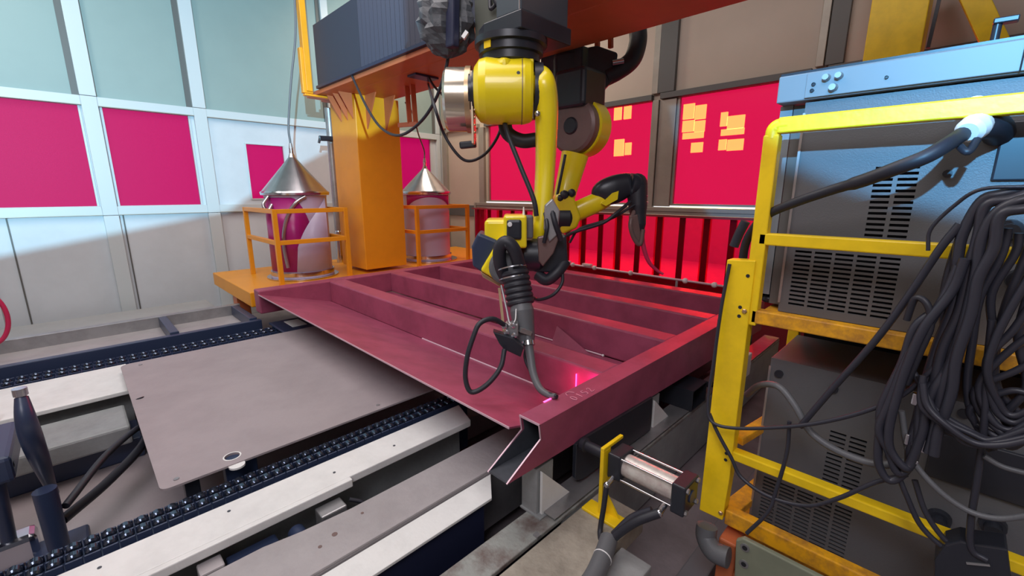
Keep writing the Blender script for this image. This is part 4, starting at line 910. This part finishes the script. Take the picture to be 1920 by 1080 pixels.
# ================================================================== RACK WITH POWER SOURCES
rk = thing('equipment_rack', (0.0, 1.55, 0.43), 'yellow square tube rack at the right carrying the dark power sources', 'rack')
Yf = 1.50
RX = 0.62
def rbar(x0, x1, z0, z1, y0=Yf, y1=Yf+0.04, name='rail', m_='yellow', bev=0.004): return MB().box(x0, x1, y0, y1, z0, z1).build(name, m_, rk, bev)
rbar(-0.44, -0.398, 1.18, 1.765, name='upper_post')
MB().tube([(-0.419, Yf+0.02, 1.755), (-0.419, Yf+0.02, 1.775), (-0.414, Yf+0.02, 1.785), (-0.404, Yf+0.02, 1.79), (-0.38, Yf+0.02, 1.79)], 0.0215, 12, 3).build('corner_bend', 'yellow', rk)
rbar(-0.405, RX, 1.768, 1.812, name='top_rail')
rbar(-0.42, RX, 1.440, 1.476, name='middle_rail')
mp = MB().prism([(-0.503, Yf-0.006, 1.385), (-0.418, Yf-0.006, 1.390), (-0.418, Yf-0.006, 0.62), (-0.425, Yf-0.006, 0.446), (-0.507, Yf-0.006, 0.443)][::-1], (0, 0.05, 0)).build('main_post', 'yellow', rk, 0.003)
MB().box(-0.508, -0.503, Yf+0.03, Yf+0.06, 0.45, 1.36).build('post_edge', 'black', mp)
for (x, z) in [(-0.435, 1.34), (-0.447, 1.235), (-0.447, 1.205), (-0.437, 0.71), (-0.437, 0.685)]: MB().lathe((x, Yf-0.0065, z), (0, -1, 0), [(0, 0.006), (0.0008, 0.006)], 8).build('screw_hole', 'black', mp)
for z in (1.225, 0.475): bolt(mp, (-0.432, Yf-0.006, z), (0, -1, 0), 0.008, 0.008, 'brass')
rbar(-0.415, RX, 1.188, 1.232, name='shelf_rail', m_='ywear')
MB().box(-0.415, RX, Yf+0.041, 2.05, 1.195, 1.205).build('shelf', 'ywear', rk)
rbar(-0.425, RX, 0.690, 0.722, name='lower_rail')
rbar(-0.42, RX, 0.432, 0.490, name='bottom_rail', m_='ywear')
MB().box(-0.42, RX, Yf+0.041, 2.05, 0.370, 0.378).build('shelf', 'ywear', rk)
MB().bar((-0.42, Yf+0.04, 0.75), (-0.36, Yf+0.25, 0.78), 0.04, 0.03).build('side_rail', 'ywear', rk, 0.003)
MB().bar((-0.42, Yf+0.04, 0.46), (-0.38, Yf+0.30, 0.46), 0.06, 0.03).build('side_rail', 'ywear', rk, 0.003)
rbar(RX-0.04, RX, 0.43, 1.80, name='upper_post')
MB().box(-0.37, RX-0.05, 2.095, 2.10, 0.43, 1.80).build('red_light_blocker', 'black', rk)  # added sheet, keeps red light and the hall view out of the rack
for yy in (2.05,):
    rbar(-0.42, -0.38, 0.43, 1.80, 2.05, 2.09, 'rear_post'); rbar(RX-0.04, RX, 0.43, 1.80, 2.05, 2.09, 'rear_post')
# foot flange and buffer
ff_ = MB().prism([(-0.335, 1.42, 0.475), (-0.355, 1.42, 0.455), (-0.345, 1.42, 0.30), (-0.05, 1.42, 0.30), (-0.05, 1.42, 0.475)], (0, 0.02, 0)).build('foot_flange', 'green', rk, 0.004)
for (x, z) in [(-0.325, 0.447), (-0.322, 0.385), (-0.09, 0.447)]:
    MB().lathe((x, 1.42, z), (0, -1, 0), [(0, 0.014), (0.003, 0.014), (0.003, 0.009)], 16).build('flange_hole', 'steel', ff_); MB().lathe((x, 1.416, z), (0, -1, 0), [(0, 0.008), (0.0012, 0.008)], 12).build('bore', 'hole', ff_)
MB().box(-0.42, -0.36, 1.46, 1.56, 0.10, 0.40).build('foot_column', 'beam', rk, 0.006)
MB().box(-0.36, 0.0, 1.45, 1.60, 0.0, 0.30).build('foot_column', 'beam', rk, 0.006)
bf = thing('rubber_buffer', (-0.42, 1.47, 0.30), 'dark grey round buffer below the foot of the yellow post', 'buffer')
MB().tube([(-0.46, 1.45, 0.43), (-0.455, 1.44, 0.39), (-0.42, 1.42, 0.37), (-0.37, 1.42, 0.375)], 0.035, 14).build('body', 'cab', bf)

def power_source(zb, label):
    t = thing('power_source', (0.1, 1.85, zb), label, 'power source')
    x0, x1, z0, z1, yf = -0.375, 0.50, zb, zb+0.66, 1.648
    holes = []
    for cxs in [(-0.180, -0.138), (-0.128, -0.086)]:
        for i in range(15): z = zb+0.222+0.012+i*0.0158; holes.append((cxs[0], cxs[1], z, z+0.0078))
    for k in range(5):
        xa_ = -0.348+k*0.0535
        for i in range(13): z = zb+0.028+i*0.0145; holes.append((xa_, xa_+0.045, z, z+0.0072))
    fp = MB().grid_holes(x0, x1, z0, z1, yf, yf+0.008, holes).build('front_panel', 'cab', t)
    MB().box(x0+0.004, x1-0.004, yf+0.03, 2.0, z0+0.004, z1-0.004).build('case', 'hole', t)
    MB().box(x0, x1, yf+0.009, 2.0, z1-0.004, z1).build('lid', 'cab', t, 0.002)
    MB().box(x0, x0+0.004, yf+0.009, 2.0, z0, z1-0.005).build('side_panel', 'cab', t)
    MB().box(x0, x1, yf+0.009, 2.0, z0, z0+0.004).build('floor_panel', 'cab', t)
    MB().box(x0-0.003, x0+0.004, yf-0.004, yf, z0+0.03, z1-0.03).build('edge_trim', 'steel', fp)
    for (x, z) in [(-0.345, z1-0.05), (0.1, z1-0.03), (-0.19, z1-0.055)]:
        MB().lathe((x, yf, z), (0, -1, 0), [(0, 0.013), (0.008, 0.013), (0.008, 0.007)], 14).build('panel_screw', 'black', fp)
    MB().cyl((-0.03, yf-0.001, z1-0.22), (-0.03, yf-0.012, z1-0.22), 0.010, n=10).build('panel_knob', 'black', fp)
    for i, (x, z) in enumerate([(0.10, zb+0.30), (0.20, zb+0.34), (0.14, zb+0.18)]):
        MB().lathe((x, yf, z), (0, -1, 0), [(0, 0.028), (0.02, 0.026), (0.02, 0.018), (0.05, 0.018)], 16).build('socket', 'black', fp)
    MB().box(0.05, 0.32, yf-0.012, yf-0.001, zb+0.42, zb+0.56).build('control_recess', 'black', fp, 0.004)
    return t
power_source(1.207, 'upper charcoal power source on the rack shelf with slotted vents, top lit blue')
power_source(0.379, 'lower charcoal power source on the rack with vents behind hanging cables')
# cabinet on top
cb = thing('top_cabinet', (0.1, 1.8, 1.868), 'grey blue steel cabinet box on top of the upper power source', 'cabinet')
MB().box(-0.452, 0.62, 1.63, 2.1, 1.872, 1.950).build('body', 'cabtop', cb, 0.004)
MB().box(-0.3755, 0.62, 1.622, 1.63, 1.876, 1.946).build('front_plate', 'cabtop', cb, 0.002)
for (x, z, r) in [(-0.325, 1.925, 0.010), (-0.295, 1.925, 0.010), (-0.305, 1.895, 0.011), (-0.355, 1.912, 0.005), (-0.357, 1.895, 0.005), (-0.187, 1.903, 0.004)]:
    MB().lathe((x, 1.622, z), (0, -1, 0), [(0, r*1.1), (0.006, r), (0.02 if r > 0.008 else 0.003, r*0.8)], 14).build('knob', 'steel' if r > 0.008 else 'black', cb)
MB().box(-0.45, 0.62, 1.64, 1.66, 1.951, 1.958).build('seal_strip', 'black', cb)
MB().box(0.055, 0.058, 1.618, 1.622, 1.876, 1.948).build('door_gap', 'hole', cb)
MB().box(-0.4535, -0.418, 1.69, 1.71, 1.25, 1.871).build('side_skirt', 'cabtop', cb)
MB().box(-0.415, -0.376, 1.69, 1.70, 1.22, 1.868).build('side_channel', 'dark_prof', cb)
# thick hose and elbow
th = thing('thick_hose', (-0.2, 1.47, 1.4), 'thick black shiny hose running down from the white collar to the yellow post', 'hose')
HP_ = [at(x, y, Y=yy) for x, y, yy in [(1812, 246, 1.50), (1780, 268, 1.44), (1740, 292, 1.41), (1690, 312, 1.41), (1620, 338, 1.43), (1560, 356, 1.46), (1490, 380, 1.49), (1440, 402, 1.53), (1412, 430, 1.58), (1395, 470, 1.60), (1388, 560, 1.62)]]
MB().tube(HP_, lambda t: 0.0135+0.003*(t < 0.45), 14, 6).build('hose_body', 'rubber', th)
MB().lathe(HP_[0]+V((0.012, 0.004, 0.008)), HP_[1]-HP_[0], [(-0.02, 0.026), (0, 0.030), (0.02, 0.028), (0.03, 0.020)], 20).build('white_collar', 'white', th)
MB().tube([at(1818, 243, Y=1.51), at(1845, 236, Y=1.54), at(1865, 238, Y=1.58), at(1872, 250, Y=1.64)], 0.030, 16, 5).build('elbow_boot', 'rubber', th)
MB().tube([at(1800, 275, Y=1.46), at(1815, 285, Y=1.45), at(1832, 262, Y=1.48)], 0.008, 8).build('loose_tie', 'rubber', th)
MB().tube([at(x, y, Y=1.50) for x, y in [(1376, 462), (1385, 440), (1398, 415)]], 0.014, 10).build('tie_sleeve', 'rubber', th)
dk = thing('clear_disc', (0, 1.56, 1.78), 'round translucent white disc behind the yellow top rail', 'disc')
MB().lathe(at(1828, 200, Y=1.56), (0, -1, 0), [(0, 0.024), (0.004, 0.024)], 24).build('disc', 'white', dk)

# fittings in the dark gap beside the upper source
gp = thing('dark_connectors', (-0.43, 1.7, 1.22), 'cluster of black connectors in the gap left of the upper power source', 'connectors')
for i, (x, y, r) in enumerate([(1432, 510, 0.022), (1445, 495, 0.018), (1428, 532, 0.02), (1450, 540, 0.024), (1440, 560, 0.018), (1425, 555, 0.016)]):
    MB().sphere(at(x, y, Y=1.72), r, 10, (1.3, 1, 0.8)).build('connector', 'black', gp)
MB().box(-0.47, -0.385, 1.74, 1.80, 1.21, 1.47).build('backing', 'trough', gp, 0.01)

# ---- cables on the rack
def rc(pl, r, label, y=1.46, m_='cable', group=None, name='rack_cable'):
    pts = [at(a[0], a[1], Y=(a[2] if len(a) > 2 else y)) for a in pl]
    return hose(name, pts, r, label, m_, 'cable', group, 8, 6)
rc([(1368, 495, 1.49), (1352, 580, 1.48), (1338, 680, 1.47), (1328, 750, 1.46), (1334, 790, 1.45), (1380, 803, 1.45), (1480, 800, 1.43), (1560, 788, 1.42), (1640, 765, 1.41), (1700, 735, 1.40), (1760, 680, 1.40)], 0.0058, 'thin black cable hugging the yellow post then crossing right to the bundle')
rc([(1330, 775, 1.46), (1345, 810, 1.46), (1372, 860, 1.46), (1390, 895, 1.46), (1440, 930, 1.45), (1510, 948, 1.44), (1570, 935, 1.43), (1640, 905, 1.42), (1700, 890, 1.41)], 0.0062, 'black cable swinging below the crossing cable across the lower vents')
rc([(1400, 740, 1.62), (1425, 722, 1.55), (1460, 725, 1.50), (1490, 760, 1.48), (1520, 810, 1.47), (1570, 845, 1.46), (1640, 870, 1.44), (1700, 868, 1.43)], 0.0105, 'thick dark cable arching out of the rack gap toward the lower vents', m_='cab')
rc([(1480, 790, 1.45), (1475, 850, 1.45), (1455, 920, 1.45), (1440, 960, 1.44), (1400, 1000, 1.43)], 0.006, 'thin cable dropping in front of the lower rail to the foot flange')
rc([(1500, 800, 1.46), (1560, 730, 1.45), (1640, 640, 1.43), (1700, 560, 1.42), (1760, 470, 1.41), (1800, 420, 1.41)], 0.0085, 'dark cable rising diagonally from the post cable to the bundle')
rc([(1740, 470, 1.42), (1745, 430, 1.42), (1790, 385, 1.41), (1840, 355, 1.40), (1930, 350, 1.40)], 0.004, 'thin black cable arching along the top of the bundle')
grp = 'black cables tangled over the right side of the yellow rack'
lab = 'black cable in the tangle hanging over the right side of the yellow rack'
rs = random.Random(3)
def jit(pl, dx=0, dy=0, dd=0.0): return [(x+dx+rs.uniform(-9, 9)*(x < 1925), y+dy+rs.uniform(-9, 9), d+dd) for x, y, d in pl]
B1 = [(1935, 352, 1.42), (1880, 362, 1.41), (1838, 385, 1.41), (1815, 430, 1.41), (1800, 490, 1.41), (1780, 570, 1.41), (1755, 640, 1.41), (1735, 720, 1.41), (1715, 790, 1.41), (1705, 830, 1.41)]
for i in range(4): rc(jit(B1, 14*i, 9*i, -0.012*i), 0.0105, 'thick black cable arching over from the right picture edge and falling beside the vents', group='cables arching over from the right edge')
B2 = [(1705, 830, 1.41), (1702, 800, 1.41), (1690, 820, 1.41)]
B3 = [(1790, 500, 1.40), (1770, 560, 1.40), (1720, 620, 1.39), (1690, 690, 1.39), (1660, 760, 1.39), (1648, 810, 1.39), (1655, 860, 1.39), (1672, 893, 1.39), (1695, 880, 1.40), (1708, 830, 1.40), (1728, 760, 1.40), (1760, 690, 1.41), (1790, 600, 1.41)]
for i in range(3): rc(jit(B3, 9*i, -6*i, -0.008*i), 0.0098, 'black cable in the hooked loops hanging just right of the lower vents', group='hooked cable loops beside the lower vents')
B4 = [(1715, 700, 1.40), (1730, 745, 1.39), (1765, 785, 1.38), (1810, 815, 1.38), (1860, 825, 1.38), (1935, 800, 1.38)]
for i in range(4): rc(jit(B4, 4*i, 8*i-6, -0.01*i), 0.0072, 'dark cable in the wide smile shaped arcs at mid height of the lower source', group='wide sagging cable arcs')
B5 = [(1700, 600, 1.40), (1716, 560, 1.39), (1738, 570, 1.38), (1745, 610, 1.38), (1725, 660, 1.38), (1700, 720, 1.39)]
rc(B5, 0.0075, 'shiny black cable making a hooked bend in front of the tangle', m_='rubber')
B6 = [(1690, 770, 1.40), (1705, 850, 1.40), (1750, 910, 1.39), (1810, 955, 1.39), (1870, 972, 1.39), (1935, 966, 1.39)]
rc(B6, 0.0070, 'grey cable sagging lowest across the lower power source', m_='cab')
rc([(1845, 855, 1.39), (1880, 875, 1.39), (1935, 890, 1.39)], 0.0062, 'short grey cable end leaving at the right picture edge', m_='cab')
B7 = [(1860, 600, 1.40), (1850, 700, 1.40), (1845, 800, 1.40), (1832, 900, 1.40), (1820, 980, 1.40), (1822, 1030, 1.40), (1850, 1050, 1.40)]
rc(B7, 0.0070, 'black cable hanging straight down at the far right of the rack')
for i in range(7):
    x0_ = 1745+i*27; d = 1.425+0.006*(i % 3)
    rc(jit([(x0_+60, 430, d), (x0_+45, 480, d), (x0_+rs.uniform(5, 25), 560, d), (x0_+rs.uniform(-5, 20), 640, d), (x0_+rs.uniform(-20, 30), 720, d), (x0_+rs.uniform(-30, 50), 790, d), (x0_+rs.uniform(0, 60), 840, d)]), 0.0078, 'wavy black cable hanging down across the yellow shelf rail', group='strands hanging across the shelf rail')
for i in range(5):
    rc(jit([(1935, 520+55*i, 1.38+0.01*i), (1895, 570+42*i, 1.38+0.01*i), (1865-12*i, 640+30*i, 1.38+0.01*i), (1858-9*i, 700+22*i, 1.385+0.01*i), (1872, 760+16*i, 1.40), (1900, 780+16*i, 1.40), (1935, 760+12*i, 1.40)]), 0.0075, 'black cable curving in and out of the right picture edge', group='C shaped loops at the right edge')
rc([(1680, 880, 1.43), (1700, 930, 1.42), (1730, 990, 1.42), (1790, 1040, 1.42), (1860, 1055, 1.42)], 0.0066, 'black cable passing over the lower rail beside the junction box')
rc([(1715, 900, 1.43), (1735, 960, 1.42), (1770, 1010, 1.42), (1800, 1030, 1.42)], 0.0066, 'second black cable over the lower rail ending at the junction box')
jb = thing('junction_box', (0.1, 1.42, 0.44), 'black junction box at the bottom right in front of the rack', 'box')
p0 = at(1755, 1030, Y=1.40)
MB().prism([at(x, y, Y=1.40) for x, y in [(1772, 1022), (1800, 1015), (1822, 1020), (1890, 1030), (1900, 1110), (1750, 1110), (1752, 1050)]], (0, 0.07, 0)).build('body', 'black', jb, 0.004)
MB().bar(at(1812, 1056, Y=1.398), at(1856, 1060, Y=1.398), 0.004, 0.004).build('edge', 'steel', jb)
st = thing('silver_connector', (0.0, 1.42, 0.9), 'small silver connectors between the hanging cables', 'connector')
for (x, y, a, b) in [(1718, 750, 0.018, 0.03), (1730, 835, 0.014, 0.04), (1700, 825, 0.008, 0.03), (1712, 866, 0.02, 0.010)]:
    p = at(x, y, Y=1.385); MB().box(p.x-a/2, p.x+a/2, p.y, p.y+0.015, p.z-b/2, p.z+b/2).build('plug', 'chrome', st, 0.003)

# far yellow gantry column and boom seen above the cabinet
fc = thing('far_column', (-0.5, 4.2, 0.0), 'yellow gantry column with diagonal brace standing behind the cabinet', 'column')
MB().box(-0.66, -0.34, 4.35, 4.6, 0.0, 4.2).build('column', 'yellow', fc, 0.006)
MB().bar(at(1870, 90, Y=4.4), at(1800, -60, Y=4.4), 0.12, 0.08).build('brace', 'yellow', fc, 0.004)
MB().bar(at(1740, 90, Y=4.35), at(1775, -60, Y=4.35), 0.02, 0.03).build('strut', 'black', fc)
bm_ = thing('camera_boom', (0.0, 1.9, 1.96), 'black arm with grey clip above the cabinet at the right edge', 'arm')
a_, b_ = at(1862, 42, Y=1.9), at(1912, 34, Y=1.9)
MB().bar(a_, b_, 0.03, 0.015).build('arm_bar', 'black', bm_, 0.003)
MB().cyl((a_.x+0.01, 1.9, a_.z), (a_.x+0.01, 1.9, 1.95), 0.010, n=10).build('stem', 'black', bm_)
MB().box(a_.x-0.02, a_.x+0.05, 1.88, 1.93, 1.95, a_.z-0.05).build('clip', 'cabtop', bm_, 0.006)
